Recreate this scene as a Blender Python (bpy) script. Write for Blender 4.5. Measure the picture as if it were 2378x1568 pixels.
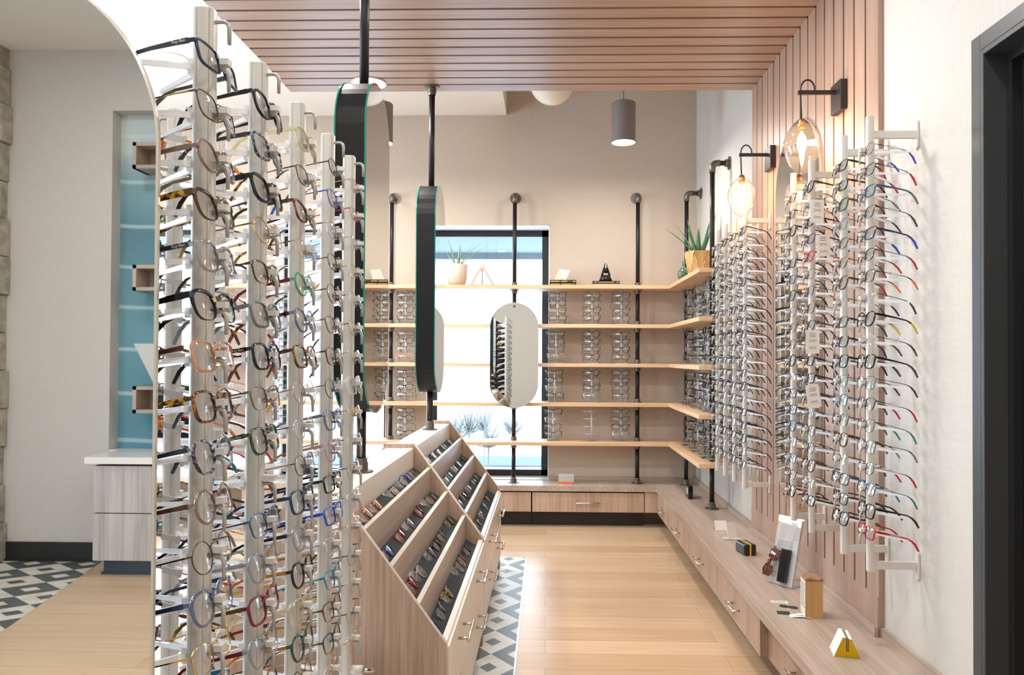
import bpy, math, random
import numpy as np
from mathutils import Vector, Matrix
R = math.radians
PI = math.pi
for _o in list(bpy.data.objects):
    bpy.data.objects.remove(_o)
scn = bpy.context.scene
COL = scn.collection
rnd = random.Random(11)

# ------------------------------------------------------------------ camera
W, H, F = 2378, 1568, 1750.0
EYE = np.array([0.0, 0.0, 1.27])
_y, _p, _r = R(1.428), R(0.793), R(0.279)
FW = np.array([-math.sin(_y) * math.cos(_p), math.cos(_y) * math.cos(_p), math.sin(_p)])
_r1 = np.array([math.cos(_y), math.sin(_y), 0.0])
_u1 = np.cross(_r1, FW)
RT = _r1 * math.cos(_r) + _u1 * math.sin(_r)
UP = -_r1 * math.sin(_r) + _u1 * math.cos(_r)
PX, PY = 1225.5, 806.6
cam_d = bpy.data.cameras.new('camera')
cam = bpy.data.objects.new('camera', cam_d)
COL.objects.link(cam)
cam_d.sensor_width = 36.0
cam_d.lens = F / W * 36.0
cam_d.shift_x = (W / 2 - PX) / W
cam_d.shift_y = (PY - H / 2) / W
cam_d.clip_start = 0.02
cam.matrix_world = Matrix(((RT[0], UP[0], -FW[0], EYE[0]), (RT[1], UP[1], -FW[1], EYE[1]),
                           (RT[2], UP[2], -FW[2], EYE[2]), (0, 0, 0, 1)))
scn.camera = cam


def at(x, y, X=None, Y=None, Z=None):
    """the point of the plane X=, Y= or Z= that lies on the sight line of photo pixel x, y (survey helper)"""
    d = FW + RT * (x - PX) / F - UP * (y - PY) / F
    i, v = (0, X) if X is not None else (1, Y) if Y is not None else (2, Z)
    return EYE + d * ((v - EYE[i]) / d[i])


# ------------------------------------------------------------------ world, daylight, exposure
world = bpy.data.worlds.new('overcast_sky')
scn.world = world
world.use_nodes = True
_bg = world.node_tree.nodes['Background']
_bg.inputs[0].default_value = (0.66, 0.84, 1.0, 1)
_bg.inputs[1].default_value = 10.0
scn.view_settings.view_transform = 'Standard'
scn.view_settings.look = 'None'
scn.view_settings.exposure = 0.16
scn.view_settings.gamma = 1.0
scn.view_settings.use_curve_mapping = False
cy = scn.cycles
cy.use_denoising = True
cy.max_bounces = 10
cy.diffuse_bounces = 5
cy.glossy_bounces = 5
cy.transmission_bounces = 4
cy.transparent_max_bounces = 24
cy.caustics_reflective = False
cy.caustics_refractive = False
cy.sample_clamp_indirect = 6.0
cy.blur_glossy = 0.3


def area_light(name, loc, size, power, color=(1, 0.93, 0.85), size_y=None, rot=(0, 0, 0), portal=False, spread=None):
    d = bpy.data.lights.new(name, 'AREA')
    d.energy = power
    d.color = color
    if size_y:
        d.shape = 'RECTANGLE'
        d.size = size
        d.size_y = size_y
    else:
        d.shape = 'DISK'
        d.size = size
    if spread:
        d.spread = spread
    if portal:
        d.cycles.is_portal = True
    o = bpy.data.objects.new(name, d)
    o.location = loc
    o.rotation_euler = rot
    COL.objects.link(o)
    return o


# ------------------------------------------------------------------ room numbers
XW = 1.166          # right wall
YB = 5.9            # back wall
YR = -2.65          # rear wall behind the camera
XL = -4.2           # left wall
ZC = 3.18           # white ceiling
ZH = 3.75           # high ceiling of the right bay
XS = -0.323         # step between the two ceilings
ZWOOD = 2.78
PY0, PY1 = 2.637, 4.24
XPAN = 1.147
HC = 0.315          # bench worktop height
YM = 0.98           # big mirror plane
WIN = [(-0.942, 0.02), (-2.146, -1.259), (-3.45, -2.545)]
WZ0, WZ1 = HC, 2.307
LWIN = [(3.1, 5.2), (0.4, 2.5)]     # windows of the left wall (Y ranges)

# daylight portals in the window openings
for _i, (_a, _b) in enumerate(WIN):
    area_light('window_portal', ((_a + _b) / 2, YB + 0.32, (WZ0 + WZ1) / 2), _b - _a, 1, size_y=WZ1 - WZ0, rot=(R(90), 0, R(180)), portal=True)
for _a, _b in LWIN:
    area_light('window_portal', (XL - 0.3, (_a + _b) / 2, 1.55), 2.0, 1, size_y=_b - _a, rot=(0, R(-90), 0), portal=True)

# ------------------------------------------------------------------ materials
MATS = {}


def _new(name):
    m = bpy.data.materials.new(name)
    m.use_nodes = True
    MATS[name] = m
    nt = m.node_tree
    return m, nt, nt.nodes['Principled BSDF']


def plain(name, col, rough=0.5, metal=0.0, spec=None, emit=None, estr=0.0, coat=0.0):
    m, nt, b = _new(name)
    b.inputs['Base Color'].default_value = (*col, 1)
    b.inputs['Roughness'].default_value = rough
    b.inputs['Metallic'].default_value = metal
    if spec is not None:
        b.inputs['Specular IOR Level'].default_value = spec
    if coat:
        b.inputs['Coat Weight'].default_value = coat
    if emit:
        b.inputs['Emission Color'].default_value = (*emit, 1)
        b.inputs['Emission Strength'].default_value = estr
    if rough < 0.02:
        return m
    # a trace of unevenness so the surface is not perfectly uniform
    n = nt.nodes.new('ShaderNodeTexNoise')
    n.inputs['Scale'].default_value = 35
    mr = nt.nodes.new('ShaderNodeMapRange')
    mr.inputs['To Min'].default_value = max(0.0, rough - 0.04)
    mr.inputs['To Max'].default_value = min(1.0, rough + 0.04)
    nt.links.new(n.outputs['Fac'], mr.inputs['Value'])
    nt.links.new(mr.outputs[0], b.inputs['Roughness'])
    return m


def ramp(nt, stops):
    r = nt.nodes.new('ShaderNodeValToRGB')
    e = r.color_ramp.elements
    while len(e) < len(stops):
        e.new(0.5)
    for k, (p, c) in enumerate(stops):
        e[k].position = p
        e[k].color = (*c, 1)
    return r


def mapped(nt, scale, loc=(0, 0, 0), rot=(0, 0, 0)):
    tc = nt.nodes.new('ShaderNodeTexCoord')
    mp = nt.nodes.new('ShaderNodeMapping')
    mp.inputs['Scale'].default_value = scale
    mp.inputs['Location'].default_value = loc
    mp.inputs['Rotation'].default_value = rot
    nt.links.new(tc.outputs['Object'], mp.inputs['Vector'])
    return mp


def wood(name, c1, c2, axis='X', rough=0.45, fine=90, coarse=7, stretch=0.03, bump=0.05, contrast=1.0):
    """grain running along one axis of the object"""
    m, nt, b = _new(name)
    s = [1, 1, 1]
    s['XYZ'.index(axis)] = stretch
    mp = mapped(nt, s)
    n1 = nt.nodes.new('ShaderNodeTexNoise')
    n1.inputs['Scale'].default_value = fine
    n1.inputs['Detail'].default_value = 3
    n2 = nt.nodes.new('ShaderNodeTexNoise')
    n2.inputs['Scale'].default_value = coarse
    n2.inputs['Detail'].default_value = 2
    nt.links.new(mp.outputs[0], n1.inputs['Vector'])
    nt.links.new(mp.outputs[0], n2.inputs['Vector'])
    mx = nt.nodes.new('ShaderNodeMix')
    mx.inputs['Factor'].default_value = 0.45
    nt.links.new(n1.outputs['Fac'], mx.inputs['A'])
    nt.links.new(n2.outputs['Fac'], mx.inputs['B'])
    w = 0.14 / contrast
    rp = ramp(nt, [(0.5 - w, c1), (0.5 + w, c2)])
    nt.links.new(mx.outputs['Result'], rp.inputs['Fac'])
    nt.links.new(rp.outputs['Color'], b.inputs['Base Color'])
    b.inputs['Roughness'].default_value = rough
    bp = nt.nodes.new('ShaderNodeBump')
    bp.inputs['Strength'].default_value = bump
    bp.inputs['Distance'].default_value = 0.002
    nt.links.new(n1.outputs['Fac'], bp.inputs['Height'])
    nt.links.new(bp.outputs[0], b.inputs['Normal'])
    return m


def linen(name, col):
    m, nt, b = _new(name)
    tc = nt.nodes.new('ShaderNodeTexCoord')
    hs = []
    for sc in ((260, 260, 14), (14, 14, 260)):
        mp = nt.nodes.new('ShaderNodeMapping')
        mp.inputs['Scale'].default_value = sc
        nt.links.new(tc.outputs['Object'], mp.inputs['Vector'])
        n = nt.nodes.new('ShaderNodeTexNoise')
        n.inputs['Scale'].default_value = 1.0
        n.inputs['Detail'].default_value = 2
        nt.links.new(mp.outputs[0], n.inputs['Vector'])
        hs.append(n.outputs['Fac'])
    mx = nt.nodes.new('ShaderNodeMix')
    mx.inputs['Factor'].default_value = 0.5
    nt.links.new(hs[0], mx.inputs['A'])
    nt.links.new(hs[1], mx.inputs['B'])
    rp = ramp(nt, [(0.3, tuple(c * 0.93 for c in col)), (0.7, tuple(min(1, c * 1.06) for c in col))])
    nt.links.new(mx.outputs['Result'], rp.inputs['Fac'])
    nt.links.new(rp.outputs['Color'], b.inputs['Base Color'])
    b.inputs['Roughness'].default_value = 0.75
    b.inputs['Specular IOR Level'].default_value = 0.25
    bp = nt.nodes.new('ShaderNodeBump')
    bp.inputs['Strength'].default_value = 0.12
    bp.inputs['Distance'].default_value = 0.001
    nt.links.new(mx.outputs['Result'], bp.inputs['Height'])
    nt.links.new(bp.outputs[0], b.inputs['Normal'])
    return m


def planks(name):
    m, nt, b = _new(name)
    mp = mapped(nt, (1, 1, 1))
    br = nt.nodes.new('ShaderNodeTexBrick')
    br.offset = 0.37
    br.inputs['Color1'].default_value = (0, 0, 0, 1)
    br.inputs['Color2'].default_value = (1, 1, 1, 1)
    br.inputs['Mortar'].default_value = (0.5, 0.5, 0.5, 1)
    br.inputs['Scale'].default_value = 1.0
    br.inputs['Mortar Size'].default_value = 0.0012
    br.inputs['Brick Width'].default_value = 1.22
    br.inputs['Row Height'].default_value = 0.155
    nt.links.new(mp.outputs[0], br.inputs['Vector'])
    mp2 = mapped(nt, (0.9, 16, 1))
    n = nt.nodes.new('ShaderNodeTexNoise')
    n.inputs['Scale'].default_value = 2.2
    n.inputs['Detail'].default_value = 6
    n.inputs['Distortion'].default_value = 0.3
    nt.links.new(mp2.outputs[0], n.inputs['Vector'])
    mx = nt.nodes.new('ShaderNodeMix')
    mx.inputs['Factor'].default_value = 0.35
    nt.links.new(n.outputs['Fac'], mx.inputs['A'])
    nt.links.new(br.outputs['Color'], mx.inputs['B'])
    rp = ramp(nt, [(0.2, (0.48, 0.32, 0.19)), (0.5, (0.58, 0.41, 0.265)), (0.8, (0.68, 0.50, 0.335))])
    nt.links.new(mx.outputs['Result'], rp.inputs['Fac'])
    dk = nt.nodes.new('ShaderNodeMix')
    dk.data_type = 'RGBA'
    dk.inputs['B'].default_value = (0.30, 0.19, 0.11, 1)
    nt.links.new(br.outputs['Fac'], dk.inputs['Factor'])
    nt.links.new(rp.outputs['Color'], dk.inputs['A'])
    nt.links.new(dk.outputs['Result'], b.inputs['Base Color'])
    b.inputs['Roughness'].default_value = 0.30
    return m


def argyle(name, w, l, x0, y0, dark, light, rough=0.4):
    """diamond cement tile: checkered lozenges, each with a small lozenge of the other colour"""
    m, nt, b = _new(name)
    tc = nt.nodes.new('ShaderNodeTexCoord')
    sp = nt.nodes.new('ShaderNodeSeparateXYZ')
    nt.links.new(tc.outputs['Object'], sp.inputs[0])

    def mth(op, a, c=None, d=None):
        n = nt.nodes.new('ShaderNodeMath')
        n.operation = op
        for i, v in enumerate((a, c, d)):
            if v is None:
                continue
            if isinstance(v, (int, float)):
                n.inputs[i].default_value = v
            else:
                nt.links.new(v, n.inputs[i])
        return n.outputs[0]
    gx = mth('DIVIDE', mth('SUBTRACT', sp.outputs['X'], x0), w)
    gy = mth('DIVIDE', mth('SUBTRACT', sp.outputs['Y'], y0), l)
    u = mth('ADD', mth('ADD', gx, gy), 0.5)
    v = mth('ADD', mth('SUBTRACT', gx, gy), 0.5)
    par = mth('MODULO', mth('ADD', mth('ADD', mth('FLOOR', u), mth('FLOOR', v)), 1000.0), 2.0)
    fu = mth('ABSOLUTE', mth('SUBTRACT', mth('FRACT', u), 0.5))
    fv = mth('ABSOLUTE', mth('SUBTRACT', mth('FRACT', v), 0.5))
    inner = mth('LESS_THAN', mth('MAXIMUM', fu, fv), 0.17)
    fac = mth('ABSOLUTE', mth('SUBTRACT', par, inner))
    rp = ramp(nt, [(0.49, light), (0.51, dark)])
    nt.links.new(fac, rp.inputs['Fac'])
    n = nt.nodes.new('ShaderNodeTexNoise')
    n.inputs['Scale'].default_value = 9
    n.inputs['Detail'].default_value = 5
    nt.links.new(tc.outputs['Object'], n.inputs['Vector'])
    st = ramp(nt, [(0.42, (1, 1, 1)), (0.72, (0.78, 0.74, 0.68))])
    nt.links.new(n.outputs['Fac'], st.inputs['Fac'])
    ml = nt.nodes.new('ShaderNodeMix')
    ml.data_type = 'RGBA'
    ml.blend_type = 'MULTIPLY'
    ml.inputs['Factor'].default_value = 1.0
    nt.links.new(rp.outputs['Color'], ml.inputs['A'])
    nt.links.new(st.outputs['Color'], ml.inputs['B'])
    nt.links.new(ml.outputs['Result'], b.inputs['Base Color'])
    b.inputs['Roughness'].default_value = rough
    return m


def sheer(name, col, alpha, rough=0.1, gloss=1.0, tint=(1, 1, 1)):
    """thin clear or tinted plastic and glass: part body colour, part see-through, with a surface reflection"""
    m = bpy.data.materials.new(name)
    m.use_nodes = True
    MATS[name] = m
    nt = m.node_tree
    out = nt.nodes['Material Output']
    b = nt.nodes['Principled BSDF']
    b.inputs['Base Color'].default_value = (*col, 1)
    b.inputs['Roughness'].default_value = rough
    tr = nt.nodes.new('ShaderNodeBsdfTransparent')
    tr.inputs['Color'].default_value = (*tint, 1)
    mx = nt.nodes.new('ShaderNodeMixShader')
    mx.inputs['Fac'].default_value = alpha
    nt.links.new(tr.outputs[0], mx.inputs[1])
    nt.links.new(b.outputs[0], mx.inputs[2])
    gl = nt.nodes.new('ShaderNodeBsdfGlossy')
    gl.inputs['Roughness'].default_value = rough * 0.5
    fr = nt.nodes.new('ShaderNodeFresnel')
    ge = nt.nodes.new('ShaderNodeNewGeometry')      # the same reflection from either side of a thin sheet
    ir = nt.nodes.new('ShaderNodeMapRange')
    ir.inputs['To Min'].default_value = 1.5
    ir.inputs['To Max'].default_value = 1 / 1.5
    nt.links.new(ge.outputs['Backfacing'], ir.inputs['Value'])
    nt.links.new(ir.outputs[0], fr.inputs['IOR'])
    k = nt.nodes.new('ShaderNodeMath')
    k.operation = 'MULTIPLY'
    k.use_clamp = True
    k.inputs[1].default_value = gloss
    nt.links.new(fr.outputs[0], k.inputs[0])
    m2 = nt.nodes.new('ShaderNodeMixShader')
    nt.links.new(k.outputs[0], m2.inputs['Fac'])
    nt.links.new(mx.outputs[0], m2.inputs[1])
    nt.links.new(gl.outputs[0], m2.inputs[2])
    nt.links.new(m2.outputs[0], out.inputs['Surface'])
    return m


def mottled(name, stops, scale=140, rough=0.18):
    m, nt, b = _new(name)
    mp = mapped(nt, (1, 1, 1))
    n = nt.nodes.new('ShaderNodeTexNoise')
    n.inputs['Scale'].default_value = scale
    n.inputs['Detail'].default_value = 2
    nt.links.new(mp.outputs[0], n.inputs['Vector'])
    rp = ramp(nt, stops)
    nt.links.new(n.outputs['Fac'], rp.inputs['Fac'])
    nt.links.new(rp.outputs['Color'], b.inputs['Base Color'])
    b.inputs['Roughness'].default_value = rough
    return m


linen('wall_linen', (0.53, 0.44, 0.36))
linen('wall_linen_pale', (0.57, 0.535, 0.495))
plain('ceiling_white', (0.82, 0.78, 0.74), 0.8)
plain('jamb_white', (0.80, 0.80, 0.80), 0.6)
plain('black_metal', (0.012, 0.013, 0.016), 0.42)
plain('pipe_black', (0.022, 0.020, 0.020), 0.38, 0.5)
plain('pipe_fitting', (0.17, 0.14, 0.12), 0.42, 0.8)
plain('black_vinyl', (0.012, 0.011, 0.011), 0.4)
plain('door_black', (0.013, 0.013, 0.014), 0.45)
plain('frame_charcoal', (0.045, 0.05, 0.055), 0.42)
wood('slat_wood_x', (0.32, 0.20, 0.145), (0.45, 0.30, 0.225), 'X', 0.34)
wood('slat_wood_z', (0.32, 0.205, 0.15), (0.45, 0.31, 0.24), 'Z', 0.36)
plain('slat_gap', (0.05, 0.024, 0.012), 0.9)
wood('laminate_y', (0.33, 0.25, 0.20), (0.48, 0.39, 0.325), 'Y', 0.36, fine=80)
wood('laminate_x', (0.33, 0.25, 0.20), (0.48, 0.39, 0.325), 'X', 0.36, fine=80)
wood('laminate_z', (0.34, 0.23, 0.162), (0.49, 0.355, 0.265), 'Z', 0.42, fine=110, contrast=1.3)
wood('cream_laminate', (0.70, 0.64, 0.55), (0.80, 0.75, 0.67), 'Y', 0.4, fine=60)
wood('cream_laminate_z', (0.74, 0.69, 0.61), (0.80, 0.76, 0.69), 'Z', 0.32, fine=60)
plain('edge_band', (0.60, 0.53, 0.46), 0.45)
wood('oak_shelf_x', (0.56, 0.36, 0.20), (0.74, 0.52, 0.33), 'X', 0.5)
wood('oak_shelf_y', (0.56, 0.36, 0.20), (0.74, 0.52, 0.33), 'Y', 0.5)
wood('grey_wood', (0.36, 0.33, 0.31), (0.56, 0.53, 0.51), 'Z', 0.5, fine=60, coarse=14)
planks('floor_oak')
argyle('tile_argyle', 0.216, 0.2776, -0.232, 3.0974, (0.15, 0.19, 0.21), (0.74, 0.73, 0.70))
argyle('tile_argyle_rear', 0.34, 0.25, 0.1, 0.05, (0.085, 0.10, 0.10), (0.70, 0.67, 0.62))
plain('quartz_white', (0.80, 0.78, 0.75), 0.18)
plain('cove_blue_black', (0.015, 0.03, 0.05), 0.25)
plain('felt_grey', (0.055, 0.06, 0.065), 0.95, spec=0.1)
plain('steel', (0.62, 0.59, 0.55), 0.3, 1.0)
plain('mirror_silver', (0.88, 0.90, 0.89), 0.01, 1.0)
plain('glass_edge', (0.0, 0.22, 0.17), 0.15)
plain('mirror_rim', (0.006, 0.006, 0.007), 0.42, spec=0.25)
plain('bevel_pale', (0.62, 0.60, 0.54), 0.2, 0.4)
plain('lamp_grey', (0.20, 0.165, 0.155), 0.55)
plain('lamp_glow', (1, 1, 1), 0.5, emit=(1, 0.97, 0.92), estr=14)
plain('opal', (0.78, 0.72, 0.64), 0.25)
plain('brass', (0.60, 0.36, 0.16), 0.3, 1.0)
plain('filament', (1, 0.8, 0.5), 0.4, emit=(1.0, 0.62, 0.28), estr=60)
plain('sconce_black', (0.035, 0.026, 0.024), 0.35, 0.4)
sheer('globe_glass', (1, 1, 1), 0.03, 0.02, 1.6, (1, 0.95, 0.92))
sheer('pane_glass', (1, 1, 1), 0.0, 0.0, 0.7)
plain('rod_grey', (0.60, 0.585, 0.55), 0.32, 0.1)
plain('rod_pale', (0.64, 0.61, 0.57), 0.35, 0.1)
plain('hook_grey', (0.40, 0.40, 0.39), 0.3)
plain('nose_white', (0.62, 0.61, 0.58), 0.4)
sheer('acrylic_frost', (0.93, 0.93, 0.95), 0.62, 0.15, 1.0)
sheer('acrylic', (0.9, 0.95, 1.0), 0.26, 0.03, 2.6)
sheer('lens', (1, 1, 1), 0.02, 0.02, 1.5)
sheer('lens_window_glare', (0.9, 0.94, 1.0), 0.10, 0.03, 4.0)  # pale body and boosted gloss imitate bright window reflections on the tray lenses
sheer('lens_sun', (0.10, 0.03, 0.025), 0.75, 0.03, 1.6, (0.4, 0.15, 0.12))
# spectacle frames
plain('f_black', (0.008, 0.008, 0.010), 0.15)
plain('f_dark', (0.03, 0.035, 0.045), 0.3)
plain('f_navy', (0.012, 0.030, 0.085), 0.2)
plain('f_royal', (0.02, 0.06, 0.42), 0.2)
plain('f_steelblue', (0.03, 0.10, 0.20), 0.3)
plain('f_teal', (0.01, 0.16, 0.26), 0.25)
plain('f_brown', (0.085, 0.035, 0.018), 0.2)
plain('f_taupe', (0.20, 0.15, 0.12), 0.25)
plain('f_grey', (0.15, 0.17, 0.18), 0.4)
plain('f_burgundy', (0.16, 0.012, 0.025), 0.25)
plain('f_red', (0.45, 0.010, 0.018), 0.22)
plain('f_orange', (0.62, 0.17, 0.03), 0.25)
plain('f_coral', (0.65, 0.24, 0.15), 0.25)
plain('f_green', (0.02, 0.22, 0.11), 0.25)
plain('f_yellow', (0.60, 0.45, 0.03), 0.3)
plain('f_gold', (0.72, 0.48, 0.16), 0.2, 1.0)
plain('f_silver', (0.60, 0.60, 0.62), 0.22, 1.0)
plain('f_gunmetal', (0.10, 0.10, 0.11), 0.28, 0.9)
plain('f_bronze', (0.13, 0.085, 0.05), 0.3, 0.9)
plain('f_rose', (0.62, 0.36, 0.28), 0.25, 0.8)
mottled('f_tortoise', [(0.36, (0.012, 0.006, 0.004)), (0.52, (0.10, 0.030, 0.008)), (0.66, (0.36, 0.14, 0.025))], 110)
mottled('f_honey', [(0.40, (0.012, 0.008, 0.004)), (0.50, (0.22, 0.09, 0.012)), (0.60, (0.60, 0.33, 0.03))], 150)
mottled('f_dkgreen', [(0.35, (0.012, 0.030, 0.020)), (0.6, (0.035, 0.085, 0.050))], 120)
mottled('f_crystalblack', [(0.42, (0.012, 0.014, 0.02)), (0.58, (0.42, 0.46, 0.50))], 150)
sheer('f_clear', (0.86, 0.88, 0.90), 0.38, 0.06, 1.8)
sheer('f_clearyellow', (0.72, 0.66, 0.40), 0.45, 0.06, 1.8, (1, 0.98, 0.85))
sheer('f_peach', (0.72, 0.36, 0.18), 0.55, 0.06, 1.5, (1, 0.85, 0.72))
sheer('f_greyclear', (0.30, 0.32, 0.36), 0.55, 0.06, 1.5, (0.85, 0.87, 0.9))
sheer('f_brownclear', (0.24, 0.14, 0.10), 0.65, 0.06, 1.5, (0.9, 0.8, 0.72))
sheer('f_blueclear', (0.08, 0.12, 0.24), 0.65, 0.06, 1.5, (0.75, 0.82, 0.95))
sheer('f_greenclear', (0.03, 0.30, 0.15), 0.7, 0.06, 1.5, (0.6, 0.95, 0.75))
sheer('f_lilac', (0.50, 0.36, 0.42), 0.5, 0.06, 1.5, (0.95, 0.85, 0.9))
sheer('f_amber', (0.48, 0.20, 0.02), 0.72, 0.06, 1.5, (1, 0.7, 0.3))
plain('tag_grey', (0.42, 0.41, 0.41), 0.4)
plain('ink', (0.02, 0.02, 0.022), 0.6)
plain('logo_silver', (0.75, 0.74, 0.72), 0.3, 0.5)
plain('card_white', (0.80, 0.77, 0.73), 0.6)
plain('card_print', (0.55, 0.40, 0.38), 0.6)
plain('book_black', (0.028, 0.026, 0.028), 0.5)
plain('book_pink', (0.45, 0.30, 0.26), 0.5)
plain('gold_foil', (0.62, 0.40, 0.12), 0.35, 0.8)
plain('pages', (0.70, 0.64, 0.54), 0.8)
plain('porcelain', (0.80, 0.77, 0.72), 0.3)
plain('pot_clay', (0.60, 0.48, 0.38), 0.6)
mottled('aloe_pale', [(0.3, (0.18, 0.27, 0.17)), (0.7, (0.30, 0.40, 0.27))], 30, 0.5)
mottled('aloe_green', [(0.3, (0.035, 0.13, 0.05)), (0.7, (0.10, 0.26, 0.11))], 30, 0.45)
plain('soil', (0.05, 0.035, 0.025), 0.95)
plain('vase_green_dark', (0.05, 0.09, 0.06), 0.2)
sheer('vase_glass', (0.16, 0.26, 0.17), 0.45, 0.04, 1.6, (0.62, 0.75, 0.62))
plain('orange_strip', (0.75, 0.14, 0.03), 0.4)
plain('yellow_stripe', (0.75, 0.42, 0.02), 0.4)
plain('yellow_gold', (0.75, 0.50, 0.02), 0.16, 0.9)
plain('snow', (0.50, 0.54, 0.60), 0.9)
plain('asphalt', (0.035, 0.055, 0.08), 0.9)
plain('twig', (0.17, 0.18, 0.17), 0.9)
plain('eave_grey', (0.20, 0.25, 0.29), 0.7)
plain('sculpture_taupe', (0.46, 0.40, 0.37), 0.4)
plain('monitor_grey', (0.52, 0.51, 0.50), 0.5)
plain('chair_black', (0.015, 0.015, 0.017), 0.5)
mottled('bark_brown', [(0.3, (0.20, 0.09, 0.04)), (0.7, (0.38, 0.22, 0.12))], 60, 0.7)
wood('pine_block', (0.42, 0.22, 0.08), (0.62, 0.37, 0.16), 'Z', 0.6, fine=50)
mottled('stone', [(0.3, (0.26, 0.23, 0.19)), (0.7, (0.46, 0.42, 0.36))], 14, 0.9)


def mural(name):
    m, nt, b = _new(name)
    mp = mapped(nt, (1.2, 1, 1))
    sp = nt.nodes.new('ShaderNodeSeparateXYZ')
    nt.links.new(mp.outputs[0], sp.inputs[0])
    n = nt.nodes.new('ShaderNodeTexNoise')
    n.inputs['Scale'].default_value = 1.6
    nt.links.new(mp.outputs[0], n.inputs['Vector'])
    a = nt.nodes.new('ShaderNodeMath')
    a.operation = 'MULTIPLY_ADD'
    a.inputs[1].default_value = 0.45
    nt.links.new(n.outputs['Fac'], a.inputs[0])
    nt.links.new(sp.outputs['Z'], a.inputs[2])
    mr = nt.nodes.new('ShaderNodeMapRange')
    mr.inputs['From Min'].default_value = 0.9
    mr.inputs['From Max'].default_value = 3.0
    nt.links.new(a.outputs[0], mr.inputs['Value'])
    rp = ramp(nt, [(0.0, (0.10, 0.26, 0.33)), (0.50, (0.15, 0.31, 0.37)), (0.66, (0.10, 0.22, 0.27)), (0.84, (0.22, 0.38, 0.42)), (0.93, (0.55, 0.62, 0.62))])
    nt.links.new(mr.outputs[0], rp.inputs['Fac'])
    wv = nt.nodes.new('ShaderNodeTexWave')
    wv.bands_direction = 'Z'
    wv.inputs['Scale'].default_value = 1.1
    wv.inputs['Distortion'].default_value = 3.0
    wv.inputs['Detail'].default_value = 1
    wv.inputs['Detail Scale'].default_value = 0.6
    nt.links.new(mp.outputs[0], wv.inputs['Vector'])
    ln = ramp(nt, [(0.965, (0, 0, 0)), (1.0, (0.5, 0.5, 0.5))])
    nt.links.new(wv.outputs['Fac'], ln.inputs['Fac'])
    mx = nt.nodes.new('ShaderNodeMix')
    mx.data_type = 'RGBA'
    mx.inputs['B'].default_value = (0.66, 0.76, 0.78, 1)
    nt.links.new(ln.outputs['Color'], mx.inputs['Factor'])
    nt.links.new(rp.outputs['Color'], mx.inputs['A'])
    nt.links.new(mx.outputs['Result'], b.inputs['Base Color'])
    b.inputs['Roughness'].default_value = 0.7
    return m


mural('mural_blue')


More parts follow.
